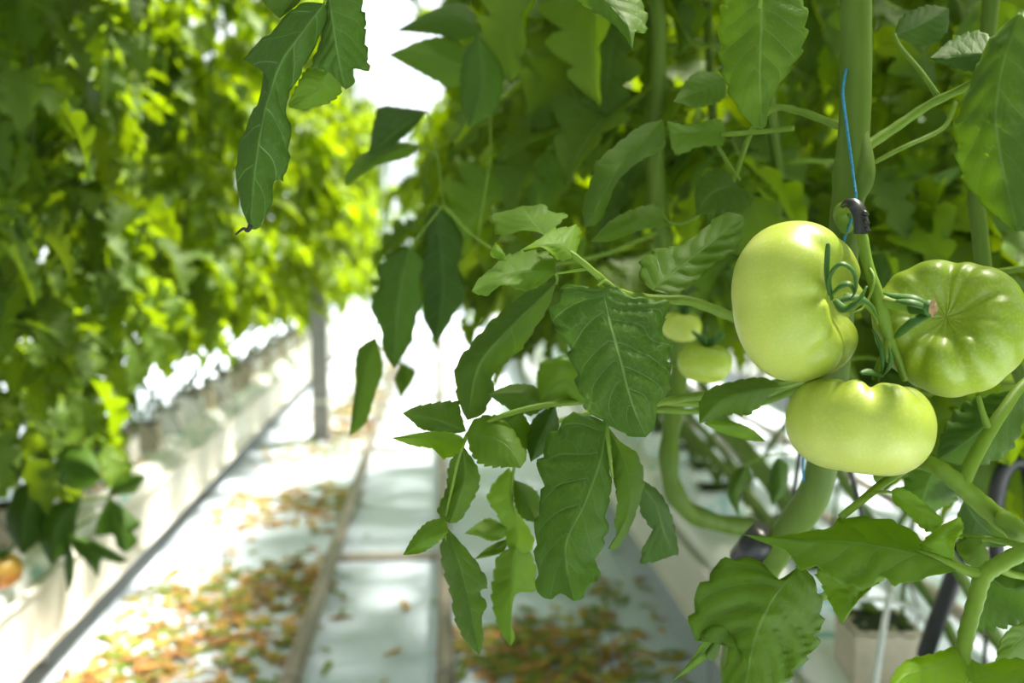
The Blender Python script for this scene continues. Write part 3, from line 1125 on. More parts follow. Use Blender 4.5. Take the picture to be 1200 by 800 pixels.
# clip on the truss and twines
mb = MB()
arc = px_path([(986, 243, 0.728), (992, 238, 0.722), (1001, 240, 0.717), (1007, 250, 0.714), (1009, 262, 0.713), (1009, 274, 0.713)])
rows = []
for i, q in enumerate(arc):
    tdir = (arc[min(i + 1, len(arc) - 1)] - arc[max(i - 1, 0)]).normalized()
    side = tdir.cross(FWD).normalized()
    w = 0.0012 + 0.0042 * min(1, i / 14)
    rows.append([q + side * w * a - FWD * b for a, b in ((-1, 0), (-1, 0.0012), (-0.3, 0.0026), (0.3, 0.0026), (1, 0.0012), (1, 0), (-1, 0))])
mb.quad_grid(rows)
clip = tag(link('truss_clip', None, None, P(1001, 245, 0.717)), 'small black toothed plastic clip over the fruit truss', 'clip')
put(mb, 'arch', M['black'], clip)
for q, (tx, ty) in enumerate(((1016, 249), (1017, 259), (1018, 268))):
    mb = MB()
    mb.tube([P(tx - 5, ty, 0.712), P(tx - 1, ty + 1, 0.711), P(tx + 2, ty + 3, 0.7115)], [0.0022, 0.0018, 0.0006], 6)
    put(mb, 'tooth', M['black'], clip)


def twine(pts, r, mat, label, group=None):
    m_ = MB()
    m_.tube(px_path(pts, 8), r, 6)
    return tag(put(m_, 'twine', M[mat], None), label, 'twine', group)


twine([(1004, -260, 0.765), (985, -60, 0.78), (1000, 30, 0.795), (990, 90, 0.775), (988, 112, 0.768), (994, 160, 0.7645), (1000, 205, 0.760), (1003, 236, 0.755), (996, 262, 0.762), (985, 300, 0.80), (975, 400, 0.865), (950, 500, 0.90), (941, 540, 0.897), (944, 575, 0.925), (950, 612, 0.955), (935, 650, 1.0)], 0.0011, 'twine', 'blue twine wound along the thick tomato stem')
mb = MB()
mb.tube([P(872, 655, 1.0), P(884, 640, 0.985), P(898, 626, 0.975)], [0.016, 0.0165, 0.016], 14)
tag(put(mb, 'stem_clip', M['black']), 'black plastic stem clip around the thick stem above broad leaf', 'clip')

# --- leaf A: cluster of leaflets in the centre
lfA = rachis(hero, [(985, 372, 0.84), (900, 385, 0.86), (855, 370, 0.84), (810, 353, 0.80), (765, 350, 0.785), (725, 342, 0.755), (700, 322, 0.737), (674, 300, 0.735), (655, 288, 0.742), (640, 278, 0.75)], 0.0055, 0.0012)
hero_leaflet(lfA, [(706, 338), (717, 384), (727, 421), (740, 470), (757, 512)],
             [(706, 338), (690, 336), (665, 331), (648, 346), (641, 374), (657, 394), (663, 412), (669, 432), (678, 465), (691, 487), (715, 500), (735, 511), (757, 512)],
             [(706, 338), (719, 334), (745, 347), (783, 351), (786, 364), (777, 385), (790, 401), (787, 425), (789, 450), (782, 462), (770, 478), (769, 497), (757, 512)], 0.735, 0.70, 0.02, 0.014, 'leaf_veined', seed=1, quilt=0.0028)
hero_leaflet(lfA, [(765, 340), (790, 318), (825, 290), (871, 252)],
             [(765, 340), (750, 328), (747, 312), (753, 300), (768, 290), (792, 287), (816, 273), (846, 249), (871, 252)],
             [(765, 340), (789, 346), (810, 337), (831, 316), (852, 301), (867, 288), (872, 262), (871, 252)], 0.745, 0.79, 0.02, -0.005, 'leaf', seed=2, quilt=0.0028)
hero_leaflet(lfA, [(640, 277), (624, 258), (612, 241)],
             [(640, 277), (632, 272), (620, 270), (602, 271), (582, 279), (577, 263), (571, 252), (597, 246), (612, 241)],
             [(640, 277), (655, 263), (668, 250), (648, 248), (638, 238), (625, 241), (612, 241)], 0.755, 0.83, 0.01, 0.02, 'leaf_bright', seed=3)
hero_leaflet(lfA, [(674, 300), (650, 287), (610, 293)],
             [(674, 300), (681, 278), (679, 263), (664, 265), (648, 267), (634, 278), (610, 293)],
             [(674, 300), (667, 304), (655, 306), (645, 296), (631, 288), (610, 293)], 0.735, 0.72, 0.04, -0.005, 'leaf_bright', seed=4)
hero_leaflet(lfA, [(651, 320), (615, 318), (580, 328), (553, 341)],
             [(651, 320), (651, 303), (641, 294), (620, 292), (596, 297), (576, 313), (560, 327), (553, 341)],
             [(651, 320), (638, 332), (615, 341), (594, 334), (583, 337), (571, 347), (560, 345), (553, 341)], 0.74, 0.71, 0.03, -0.006, 'leaf_bright', seed=5)
hero_leaflet(lfA, [(593, 305), (584, 300), (581, 284)], [(593, 305), (577, 302), (574, 296), (581, 284)], [(593, 305), (592, 298), (587, 290), (581, 284)], 0.725, 0.735, 0.004, 0.004, 'leaf_bright', n=14, k=4)
hero_leaflet(lfA, [(652, 330), (625, 358), (590, 392), (560, 432), (548, 490)],
             [(652, 330), (624, 338), (582, 368), (537, 420), (532, 440), (536, 470), (548, 493)],
             [(652, 330), (643, 361), (627, 387), (612, 410), (577, 440), (581, 455), (567, 485), (548, 492)], 0.76, 0.80, 0.03, 0.03, 'leaf', seed=6)
mb = MB(); mb.tube(px_path([(690, 315, 0.735), (668, 318, 0.742), (651, 320, 0.742)]), 0.0011, 7); put(mb, 'leaflet_stalk', M['petiole'], lfA)
mb = MB(); mb.tube(px_path([(651, 320, 0.742), (653, 326, 0.75), (652, 332, 0.76)]), 0.0011, 7); put(mb, 'leaflet_stalk', M['petiole'], lfA)
mb = MB(); mb.tube(px_path([(716, 333, 0.735), (709, 329, 0.735), (700, 334, 0.736)]), 0.0011, 7); put(mb, 'leaflet_stalk', M['petiole'], lfA)

# --- leaf B: big drooping leaflets below the centre
lfB = rachis(hero, [(985, 420, 0.87), (900, 452, 0.88), (830, 462, 0.86), (780, 470, 0.81), (735, 482, 0.77), (712, 495, 0.75), (714, 530, 0.742), (718, 560, 0.745)], 0.0048, 0.0010)
hero_leaflet(lfB, [(711, 496), (704, 540), (686, 590), (663, 640), (672, 704)],
             [(711, 496), (692, 486), (676, 481), (658, 489), (639, 511), (627, 542), (633, 573), (626, 601), (624, 632), (627, 670), (627, 693), (640, 705), (656, 695), (672, 704)],
             [(711, 496), (716, 520), (715, 548), (718, 573), (711, 605), (715, 622), (703, 651), (700, 664), (708, 675), (692, 686), (683, 701), (672, 704)], 0.745, 0.70, 0.025, 0.02, 'leaf_dark', seed=7, quilt=0.0028)
hero_leaflet(lfB, [(713, 500), (735, 550), (736, 600), (713, 643)],
             [(713, 500), (716, 530), (718, 560), (723, 590), (720, 612), (723, 628), (713, 643)],
             [(713, 500), (728, 518), (746, 529), (755, 551), (755, 572), (746, 601), (737, 623), (724, 642), (713, 643)], 0.755, 0.745, 0.0, 0.035, 'leaf', seed=8)
hero_leaflet(lfB, [(745, 560), (768, 590), (778, 622), (790, 650)],
             [(745, 560), (748, 585), (750, 601), (757, 613), (766, 625), (754, 640), (750, 661), (770, 658), (790, 650)],
             [(745, 560), (760, 566), (776, 579), (789, 607), (796, 648), (790, 650)], 0.80, 0.84, 0.02, 0.02, 'leaf_dark', seed=9)

# --- leaf C: lower left hanging leaflets
lfC = rachis(hero, [(985, 430, 0.88), (860, 470, 0.92), (760, 470, 0.88), (690, 470, 0.84), (620, 478, 0.80), (560, 500, 0.79), (542, 522, 0.785), (530, 570, 0.785), (522, 612, 0.787), (524, 640, 0.79)], 0.0040, 0.0005)
hero_leaflet(lfC, [(546, 505), (512, 492), (472, 484)], [(546, 505), (540, 480), (536, 468), (492, 474), (472, 484)], [(546, 505), (532, 508), (496, 504), (484, 495), (472, 484)], 0.79, 0.78, 0.02, 0.0, 'leaf', seed=10)
hero_leaflet(lfC, [(546, 516), (505, 512), (460, 513)], [(546, 516), (532, 507), (496, 506), (460, 513)], [(546, 516), (536, 531), (520, 538), (508, 526), (484, 522), (460, 513)], 0.785, 0.76, 0.0, -0.02, 'leaf_bright', seed=11)
hero_leaflet(lfC, [(547, 508), (582, 514), (600, 528), (610, 548)], [(547, 508), (556, 490), (580, 485), (600, 500), (612, 520), (618, 535), (610, 548)], [(547, 508), (550, 528), (560, 544), (580, 549), (600, 547), (610, 548)], 0.785, 0.76, 0.02, -0.005, 'leaf', seed=12)
hero_leaflet(lfC, [(541, 520), (546, 555), (538, 585), (527, 612)], [(541, 520), (525, 544), (522, 572), (511, 600), (527, 613)], [(541, 520), (560, 546), (563, 568), (554, 588), (540, 610), (527, 613)], 0.785, 0.78, 0.02, 0.015, 'leaf', seed=13)
hero_leaflet(lfC, [(521, 606), (500, 628), (472, 650)], [(521, 606), (500, 611), (484, 628), (472, 650)], [(521, 606), (525, 624), (508, 640), (492, 648), (472, 650)], 0.785, 0.76, 0.01, 0.0, 'leaf_bright', seed=14)
hero_leaflet(lfC, [(524, 618), (540, 665), (550, 705), (562, 767)], [(524, 618), (515, 640), (518, 668), (528, 700), (531, 724), (544, 750), (562, 767)], [(524, 618), (541, 636), (561, 660), (574, 686), (563, 692), (572, 709), (565, 722), (567, 748), (562, 767)], 0.785, 0.77, 0.025, 0.015, 'leaf', seed=15)
for q, (mid_, le_, ri_, mt_) in enumerate((
        ([(690, 468), (660, 446), (632, 470)], [(690, 468), (680, 432), (655, 420), (630, 430), (632, 471)], [(690, 468), (670, 474), (655, 478), (640, 480), (632, 471)], 'leaf_bright'),
        ([(640, 476), (612, 462), (572, 462)], [(640, 476), (628, 452), (598, 450), (572, 462)], [(640, 476), (622, 488), (596, 480), (572, 462)], 'leaf'),
        ([(610, 480), (590, 505), (596, 545)], [(610, 480), (580, 488), (574, 520), (596, 546)], [(610, 480), (622, 500), (618, 530), (596, 546)], 'leaf'),
        ([(650, 474), (640, 500), (622, 540)], [(650, 474), (626, 488), (616, 515), (622, 541)], [(650, 474), (656, 500), (646, 525), (622, 541)], 'leaf_dark'))):
    hero_leaflet(lfC, mid_, le_, ri_, 0.825, 0.81, 0.02, 0.015, mt_, n=30, k=6, seed=90 + q)
# --- leaf D: paler leaf hanging next to it
lfD = rachis(hero, [(975, 440, 0.89), (860, 480, 0.95), (720, 480, 0.93), (640, 500, 0.90), (605, 540, 0.88), (600, 600, 0.885), (602, 660, 0.885)], 0.0036, 0.0005)
hero_leaflet(lfD, [(596, 548), (598, 580), (606, 620), (604, 660)], [(596, 548), (578, 565), (569, 584), (581, 602), (590, 625), (596, 645), (604, 660)], [(596, 548), (604, 564), (602, 592), (621, 620), (626, 640), (604, 660)], 0.88, 0.87, 0.0, 0.02, 'leaf_bright', seed=16, under=True)
hero_leaflet(lfD, [(594, 618), (570, 624), (544, 625)], [(594, 618), (575, 606), (560, 612), (544, 625)], [(594, 618), (592, 630), (576, 634), (560, 628), (544, 625)], 0.875, 0.86, 0.01, 0.0, 'leaf_bright', seed=17, n=18, k=5)
hero_leaflet(lfD, [(596, 634), (576, 645), (556, 655)], [(596, 634), (590, 632), (570, 642), (556, 655)], [(596, 634), (590, 646), (574, 652), (556, 655)], 0.875, 0.865, 0.01, 0.0, 'leaf', seed=18, n=18, k=5)
hero_leaflet(lfD, [(603, 640), (600, 690), (598, 757)], [(603, 640), (583, 650), (578, 668), (575, 700), (584, 736), (598, 757)], [(603, 640), (626, 652), (628, 694), (606, 686), (598, 725), (603, 745), (598, 757)], 0.87, 0.85, 0.01, 0.03, 'leaf_bright', seed=19, under=True)
hero_leaflet(lfD, [(602, 562), (618, 585), (628, 612)], [(602, 562), (602, 590), (612, 608), (628, 612)], [(602, 562), (620, 568), (633, 580), (632, 600), (628, 612)], 0.88, 0.86, 0.01, 0.01, 'leaf', seed=20, n=18, k=5)

# --- leaf E: leaflets around the upper middle
lfE = rachis(hero, [(990, 150, 0.80), (935, 130, 0.86), (905, 128, 0.88), (880, 155, 0.88), (860, 210, 0.88), (838, 235, 0.87), (800, 262, 0.87), (775, 255, 0.88)], 0.0034, 0.0012)
hero_leaflet(lfE, [(777, 140), (745, 175), (715, 215), (686, 266)], [(777, 140), (750, 147), (720, 170), (698, 189), (693, 207), (682, 240), (686, 266)], [(777, 140), (781, 165), (775, 178), (750, 189), (724, 213), (713, 240), (703, 262), (686, 266)], 0.86, 0.83, 0.025, 0.035, 'leaf', seed=21)
hero_leaflet(lfE, [(786, 264), (755, 256), (725, 270), (692, 283)], [(786, 264), (772, 240), (745, 243), (715, 258), (692, 283)], [(786, 266), (765, 267), (740, 274), (715, 283), (692, 283)], 0.88, 0.84, 0.02, 0.0, 'leaf_bright', seed=22)
hero_leaflet(lfE, [(850, 150), (815, 155), (782, 150)], [(850, 150), (840, 138), (810, 146), (782, 142)], [(850, 150), (848, 170), (820, 172), (790, 182), (782, 142)], 0.88, 0.87, 0.01, -0.01, 'leaf_bright', seed=23)
hero_leaflet(lfE, [(862, 216), (835, 225), (816, 248)], [(862, 216), (845, 195), (822, 205), (813, 225), (816, 250)], [(862, 216), (885, 232), (870, 250), (840, 252), (816, 250)], 0.87, 0.85, 0.02, 0.01, 'leaf', seed=24)
mb = MB(); mb.tube(px_path([(845, 158, 0.875), (905, 153, 0.88), (930, 150, 0.87)]), 0.0022, 8); put(mb, 'leaflet_stalk', M['petiole'], lfE)
mb = MB(); mb.tube(px_path([(867, 212, 0.88), (845, 178, 0.88), (842, 168, 0.88)]), 0.0018, 8); put(mb, 'leaflet_stalk', M['petiole'], lfE)

# --- leaf F: leaves across the top behind the stem
lfF = rachis(hero, [(1000, -120, 0.79), (940, -110, 0.74), (900, -60, 0.70), (893, -20, 0.69), (890, 10, 0.69)], 0.004, 0.0016)
hero_leaflet(lfF, [(891, -30), (892, 30), (890, 90), (893, 151)], [(891, -30), (850, -10), (840, 30), (841, 75), (856, 116), (879, 146), (893, 151)], [(891, -30), (940, -5), (948, 22), (943, 56), (927, 82), (903, 116), (898, 145), (893, 151)], 0.69, 0.71, 0.02, 0.025, 'leaf', seed=25, under=True)
hero_leaflet(lfF, [(680, -30), (710, 0), (735, 30), (741, 58)], [(680, -30), (672, -5), (690, 12), (710, 22), (731, 42), (741, 58)], [(680, -30), (730, -20), (752, 0), (760, 18), (757, 40), (746, 34), (741, 58)], 0.72, 0.70, 0.01, 0.02, 'leaf', seed=26)
hero_leaflet(lfF, [(850, 90), (820, 105), (789, 119)], [(850, 90), (826, 82), (806, 91), (789, 119)], [(850, 90), (850, 116), (818, 127), (800, 122), (789, 119)], 0.90, 0.88, 0.01, 0.0, 'leaf', seed=27)
mb = MB(); mb.tube(px_path([(900, -60, 0.70), (780, -70, 0.71), (680, -32, 0.72)]), 0.0016, 8); put(mb, 'leaflet_stalk', M['petiole'], lfF)

# --- leaf G: branch and broad leaf on the right edge
lfG = rachis(hero, [(1010, 175, 0.785), (1045, 152, 0.79), (1090, 122, 0.79), (1140, 97, 0.77), (1180, 60, 0.70), (1195, 20, 0.64)], 0.0046, 0.0020)
mb = MB(); mb.tube(px_path([(1100, 114, 0.79), (1080, 85, 0.80), (1055, 55, 0.82), (1048, 40, 0.83)]), [0.0024 - 0.00004 * i for i in range(19)], 8); put(mb, 'leaflet_stalk', M['petiole'], lfG)
mb = MB(); mb.tube(px_path([(1025, 190, 0.86), (1060, 172, 0.86), (1105, 150, 0.87), (1120, 120, 0.88)]), 0.0020, 8); put(mb, 'leaflet_stalk', M['petiole'], lfG)
hero_leaflet(lfG, [(1195, 15), (1172, 90), (1168, 160), (1193, 272)], [(1195, 15), (1160, 45), (1138, 92), (1122, 130), (1116, 154), (1121, 196), (1136, 224), (1158, 246), (1193, 272)], [(1195, 15), (1230, 60), (1250, 120), (1240, 190), (1215, 240), (1193, 272)], 0.63, 0.62, 0.03, 0.02, 'leaf', seed=28, under=True)
hero_leaflet(lfG, [(1048, 42), (1075, 30), (1112, 10)], [(1048, 42), (1055, 20), (1085, 5), (1112, 10)], [(1048, 42), (1080, 55), (1110, 40), (1112, 10)], 0.83, 0.85, 0.02, 0.0, 'leaf_dark', seed=29)
hero_leaflet(lfG, [(1180, 62), (1140, 65), (1090, 68)], [(1180, 62), (1150, 35), (1115, 45), (1090, 68)], [(1180, 62), (1150, 85), (1110, 78), (1090, 68)], 0.72, 0.76, 0.03, 0.0, 'leaf_dark', seed=30)

# --- leaf H: thick petiole right of the lowest fruit with broad lower leaves
lfH = rachis(hero, [(1330, 760, 0.80), (1260, 690, 0.76), (1195, 628, 0.72), (1150, 590, 0.715), (1125, 568, 0.712), (1095, 546, 0.715), (1066, 541, 0.74), (1030, 560, 0.775)], 0.0090, 0.0052, per=8)
mb = MB(); mb.tube(px_path([(1127, 568, 0.712), (1140, 540, 0.715), (1160, 505, 0.725), (1178, 478, 0.735), (1200, 450, 0.75), (1240, 420, 0.77)]), [0.0058 - 0.00008 * i for i in range(31)], 12); put(mb, 'branch', M['petiole'], lfH)
mb = MB(); mb.tube(px_path([(1160, 507, 0.725), (1152, 485, 0.722), (1146, 462, 0.72)]), [0.0030 - 0.0001 * i for i in range(13)], 10); put(mb, 'branch', M['petiole'], lfH)
mb = MB(); mb.tube(px_path([(1168, 606, 0.705), (1182, 612, 0.700), (1196, 628, 0.705), (1208, 642, 0.715)]), [0.0045, 0.006, 0.0068, 0.007, 0.007, 0.007, 0.007, 0.007, 0.007, 0.007, 0.007, 0.007, 0.0065, 0.006, 0.0055, 0.005, 0.004, 0.003, 0.001], 12); put(mb, 'bud_stub', M['petiole'], lfH)
hero_leaflet(lfH, [(1200, 455), (1165, 490), (1130, 520), (1098, 538)], [(1200, 455), (1165, 460), (1130, 470), (1105, 500), (1098, 538)], [(1200, 455), (1200, 500), (1180, 535), (1140, 548), (1098, 538)], 0.79, 0.83, 0.02, 0.02, 'leaf_dark', seed=31)
hero_leaflet(lfH, [(1095, 548), (1085, 575), (1075, 612)], [(1095, 548), (1070, 545), (1056, 570), (1062, 595), (1075, 612)], [(1095, 548), (1125, 575), (1118, 590), (1100, 597), (1090, 610), (1075, 612)], 0.80, 0.84, 0.02, 0.02, 'leaf_dark', seed=32)
hero_leaflet(lfH, [(1130, 585), (1145, 610), (1180, 640)], [(1130, 585), (1120, 610), (1130, 640), (1180, 640)], [(1130, 585), (1160, 590), (1185, 615), (1180, 640)], 0.80, 0.82, 0.02, 0.02, 'leaf_dark', seed=33)

lfI = rachis(hero, [(1330, 640, 0.74), (1260, 636, 0.70), (1205, 645, 0.675), (1170, 662, 0.668), (1152, 676, 0.666), (1143, 705, 0.664), (1133, 740, 0.662), (1128, 770, 0.66), (1130, 810, 0.655), (1140, 840, 0.65)], 0.0062, 0.0050, per=8)
mb = MB(); mb.tube(px_path([(1150, 674, 0.666), (1125, 665, 0.668), (1095, 652, 0.672), (1070, 645, 0.676)]), [0.0042 - 0.00016 * i for i in range(19)], 10); put(mb, 'branch', M['petiole'], lfI)
mb = MB(); mb.tube(px_path([(1200, 640, 0.69), (1165, 632, 0.70), (1130, 628, 0.71), (1118, 626, 0.715)]), [0.0026 - 0.00006 * i for i in range(19)], 8); put(mb, 'branch', M['petiole'], lfI)
mb = MB(); mb.tube(px_path([(1168, 664, 0.668), (1185, 672, 0.672), (1215, 678, 0.68)]), [0.0030 - 0.00005 * i for i in range(13)], 8); put(mb, 'branch', M['petiole'], lfI)
hero_leaflet(lfI, [(1128, 666), (1075, 650), (1000, 636), (930, 632), (871, 626)],
             [(1128, 666), (1110, 652), (1088, 640), (1074, 624), (1044, 607), (987, 604), (975, 616), (945, 622), (905, 628), (871, 626)],
             [(1128, 666), (1108, 672), (1085, 678), (1050, 688), (1035, 676), (1010, 692), (975, 680), (958, 664), (940, 671), (924, 648), (895, 636), (871, 626)], 0.668, 0.68, 0.05, -0.012, 'leaf', seed=34, quilt=0.003)
hero_leaflet(lfI, [(1020, 662), (1000, 690), (987, 732)], [(1020, 662), (985, 662), (954, 666), (961, 684), (975, 712), (987, 732)], [(1020, 662), (1040, 676), (1020, 690), (1003, 708), (987, 732)], 0.695, 0.68, 0.01, 0.01, 'leaf_bright', seed=35)
hero_leaflet(lfI, [(1045, 574), (1072, 594), (1102, 616)], [(1045, 574), (1055, 570), (1072, 580), (1104, 606), (1102, 616)], [(1045, 574), (1046, 588), (1060, 600), (1086, 624), (1102, 616)], 0.685, 0.668, 0.0, 0.008, 'leaf_bright', seed=36)
hero_leaflet(lfI, [(1117, 656), (1106, 632), (1122, 608)], [(1117, 656), (1096, 648), (1076, 640), (1098, 618), (1122, 606)], [(1117, 656), (1119, 636), (1130, 620), (1126, 608), (1122, 606)], 0.668, 0.655, 0.012, -0.008, 'leaf_bright', seed=37)
hero_leaflet(lfI, [(1133, 660), (1143, 648), (1150, 636)], [(1133, 660), (1118, 640), (1128, 628), (1150, 632)], [(1133, 660), (1152, 668), (1160, 652), (1150, 632)], 0.685, 0.70, 0.01, 0.01, 'leaf_bright', seed=38, n=18, k=5)
mb = MB(); mb.tube(px_path([(985, 606, 0.70), (1010, 586, 0.705), (1035, 566, 0.72), (1062, 548, 0.735)]), [0.0026 + 0.00006 * i for i in range(19)], 8); put(mb, 'branch', M['petiole'], lfI)
mb = MB(); mb.tube(px_path([(1012, 584, 0.705), (1024, 577, 0.697), (1038, 576, 0.688), (1046, 577, 0.685)]), 0.0011, 7); put(mb, 'leaflet_stalk', M['petiole'], lfI)
hero_leaflet(lfI, [(1130, 765), (1095, 780), (1060, 790), (1040, 815)], [(1130, 765), (1120, 756), (1095, 764), (1062, 772), (1045, 792), (1040, 815)], [(1130, 765), (1135, 800), (1110, 830), (1070, 835), (1040, 815)], 0.66, 0.62, 0.02, -0.01, 'leaf_bright', seed=39)
hero_leaflet(lfI, [(1130, 765), (1160, 790), (1200, 800), (1240, 830)], [(1130, 765), (1152, 778), (1180, 770), (1215, 778), (1240, 830)], [(1130, 765), (1140, 810), (1180, 840), (1240, 830)], 0.66, 0.62, 0.02, -0.01, 'leaf_bright', seed=40)
hero_leaflet(lfI, [(1215, 680), (1180, 690), (1142, 658)], [(1215, 680), (1205, 655), (1178, 650), (1160, 655)], [(1215, 680), (1220, 720), (1190, 735), (1150, 742), (1142, 735)], 0.74, 0.78, 0.0, 0.02, 'leaf_dark', seed=46)
hero_leaflet(lfI, [(1225, 740), (1195, 750), (1163, 790)], [(1225, 740), (1200, 728), (1175, 745), (1163, 790)], [(1225, 740), (1230, 780), (1200, 800), (1163, 790)], 0.76, 0.72, 0.0, 0.02, 'leaf', seed=47)

# --- leaf J: the broad leaf at the bottom
lfJ = rachis(hero, [(885, 680, 1.0), (960, 700, 0.80), (968, 670, 0.72), (953, 652, 0.70), (943, 655, 0.692), (935, 665, 0.688)], 0.0034, 0.0018)
hero_leaflet(lfJ, [(935, 664), (903, 708), (882, 760), (868, 840)],
             [(935, 664), (915, 678), (901, 680), (899, 665), (875, 650), (841, 656), (818, 684), (806, 714), (811, 751), (830, 732), (849, 731), (853, 755), (846, 795), (868, 842)],
             [(935, 664), (951, 672), (966, 710), (961, 755), (943, 778), (921, 802), (900, 830), (868, 842)], 0.69, 0.65, 0.02, 0.025, 'leaf', seed=41, quilt=0.003)
hero_leaflet(lfJ, [(842, 735), (826, 762), (790, 796)], [(842, 735), (828, 745), (806, 778), (790, 796)], [(842, 735), (838, 760), (818, 780), (790, 796)], 0.74, 0.76, 0.0, 0.01, 'leaf', seed=42, n=18, k=5)
hero_leaflet(lfJ, [(848, 735), (838, 755), (832, 775)], [(848, 735), (836, 742), (826, 765), (832, 775)], [(848, 735), (845, 755), (840, 772), (832, 775)], 0.74, 0.75, 0.0, 0.01, 'leaf', seed=43, n=14, k=4)

# --- leaf K: leaf just under the biggest fruit
lfK = rachis(hero, [(985, 410, 0.87), (950, 440, 0.84), (917, 452, 0.82), (900, 452, 0.815)], 0.003, 0.0016)
hero_leaflet(lfK, [(917, 453), (880, 458), (845, 470), (820, 494)], [(917, 453), (902, 444), (885, 441), (855, 447), (832, 454), (819, 471), (820, 496)], [(917, 454), (902, 464), (893, 476), (874, 489), (859, 486), (836, 492), (820, 496)], 0.815, 0.79, 0.01, 0.02, 'leaf', seed=44)
hero_leaflet(lfK, [(825, 496), (860, 502), (897, 517)], [(825, 496), (842, 490), (877, 500), (897, 517)], [(825, 496), (846, 508), (877, 516), (897, 517)], 0.80, 0.83, 0.0, 0.01, 'leaf_bright', seed=45, n=18, k=5)

# --- the second plant: stem that bends above the printed cube, and the leaf that hangs into the aisle
HP2 = Vector((0.86, 2.95, 0.492))
second = tag(link('tomato_plant', None, None, HP2), 'tomato plant with bent bare stem above the lettered rockwool cube', 'tomato plant')
path = [P(772, -120, 1.30), P(770, 60, 1.30), P(768, 200, 1.31), P(785, 330, 1.32), P(797, 420, 1.32), P(790, 480, 1.31), P(784, 530, 1.30), P(788, 570, 1.30), P(806, 598, 1.31), P(840, 612, 1.34), P(885, 620, 1.40), P(935, 640, 1.50),
        Vector((0.62, 1.75, 0.68)), Vector((0.76, 2.2, 0.58)), Vector((0.84, 2.7, 0.60)), HP2 + Vector((0, -0.03, 0.06)), HP2]
mb = MB(); sp2 = smooth_path(path, 6)
mb.tube(sp2, [0.0128 + 0.0012 * math.sin(i * 0.9) for i in range(len(sp2))], 14)
put(mb, 'stem', M['stem'], second)
lf2 = rachis(second, [(775, 270, 1.31), (700, 300, 1.28), (620, 310, 1.22), (560, 280, 1.16), (520, 240, 1.12)], 0.0026, 0.0012)
for q, (mid_, le_, ri_, da, db, mt_, ud) in enumerate((
        ([(500, 130), (470, 150), (432, 182)], [(500, 130), (470, 125), (440, 128), (432, 182)], [(500, 130), (490, 145), (465, 168), (432, 182)], 1.25, 1.2, 'leaf_dark', False),
        ([(490, 170), (450, 182), (405, 218)], [(490, 170), (460, 165), (425, 178), (405, 205), (405, 219)], [(490, 170), (480, 185), (440, 195), (405, 219)], 1.25, 1.2, 'leaf', False),
        ([(560, 85), (515, 70), (456, 64)], [(560, 85), (535, 45), (500, 45), (456, 64)], [(560, 85), (530, 105), (500, 90), (456, 64)], 1.2, 1.22, 'leaf', True),
        ([(565, 40), (530, 22), (465, 36)], [(565, 40), (550, 5), (515, 8), (465, 36)], [(565, 40), (540, 48), (505, 40), (465, 36)], 1.2, 1.25, 'leaf', True),
        ([(480, 290), (468, 350), (462, 430)], [(480, 290), (455, 300), (438, 316), (446, 330), (434, 355), (440, 378), (446, 385), (448, 410), (462, 432)], [(480, 290), (497, 305), (494, 330), (498, 352), (488, 372), (486, 395), (476, 412), (462, 432)], 1.15, 1.12, 'leaf_dark', False),
        ([(440, 395), (428, 440), (410, 510)], [(440, 395), (418, 410), (416, 450), (412, 490), (410, 510)], [(440, 395), (450, 430), (440, 460), (430, 495), (410, 510)], 1.2, 1.15, 'leaf_bright', True),
        ([(560, 40), (566, 100), (550, 150)], [(560, 40), (540, 70), (540, 120), (550, 150)], [(560, 40), (590, 80), (585, 125), (550, 150)], 1.15, 1.1, 'leaf_dark', False),
        ([(510, 240), (520, 330), (512, 400)], [(510, 240), (496, 262), (500, 290), (488, 310), (496, 340), (494, 370), (512, 402)], [(510, 240), (530, 255), (546, 285), (538, 310), (548, 340), (530, 375), (512, 402)], 1.3, 1.25, 'leaf_dark', False),
        ([(470, 445), (476, 450), (470, 465)], [(470, 425), (462, 445), (470, 465)], [(470, 425), (488, 435), (470, 465)], 1.3, 1.25, 'leaf_bright', True),
        ([(655, 418), (645, 440), (632, 468)], [(655, 418), (632, 425), (628, 450), (632, 470)], [(655, 418), (680, 430), (668, 458), (632, 470)], 1.1, 1.1, 'leaf_bright', False),
        ([(875, 545), (862, 575), (866, 605)], [(875, 545), (856, 555), (852, 580), (866, 605)], [(875, 545), (880, 560), (868, 580), (866, 605)], 1.25, 1.25, 'leaf', False),
        ([(912, 535), (915, 565), (905, 590)], [(912, 535), (902, 550), (900, 575), (905, 592)], [(912, 535), (924, 545), (922, 575), (905, 592)], 1.25, 1.25, 'leaf_dark', False))):
    hero_leaflet(lf2, mid_, le_, ri_, da, db, 0.02, 0.02, mt_, n=20, k=5, under=ud, seed=60 + q)
for pp in ([(520, 240, 1.12), (512, 180, 1.2), (500, 130, 1.25)], [(512, 180, 1.2), (490, 172, 1.25)], [(520, 240, 1.12), (495, 270, 1.14), (480, 292, 1.15)], [(480, 292, 1.15), (455, 340, 1.18), (440, 397, 1.2), (470, 426, 1.3)], [(560, 280, 1.16), (575, 160, 1.2), (560, 40, 1.18)], [(797, 430, 1.32), (720, 420, 1.2), (655, 418, 1.1)], [(930, 530, 1.3), (900, 534, 1.26), (872, 545, 1.25)]):
    mb = MB(); mb.tube(px_path(pp, 5), 0.0011, 6); put(mb, 'leaflet_stalk', M['petiole'], lf2)

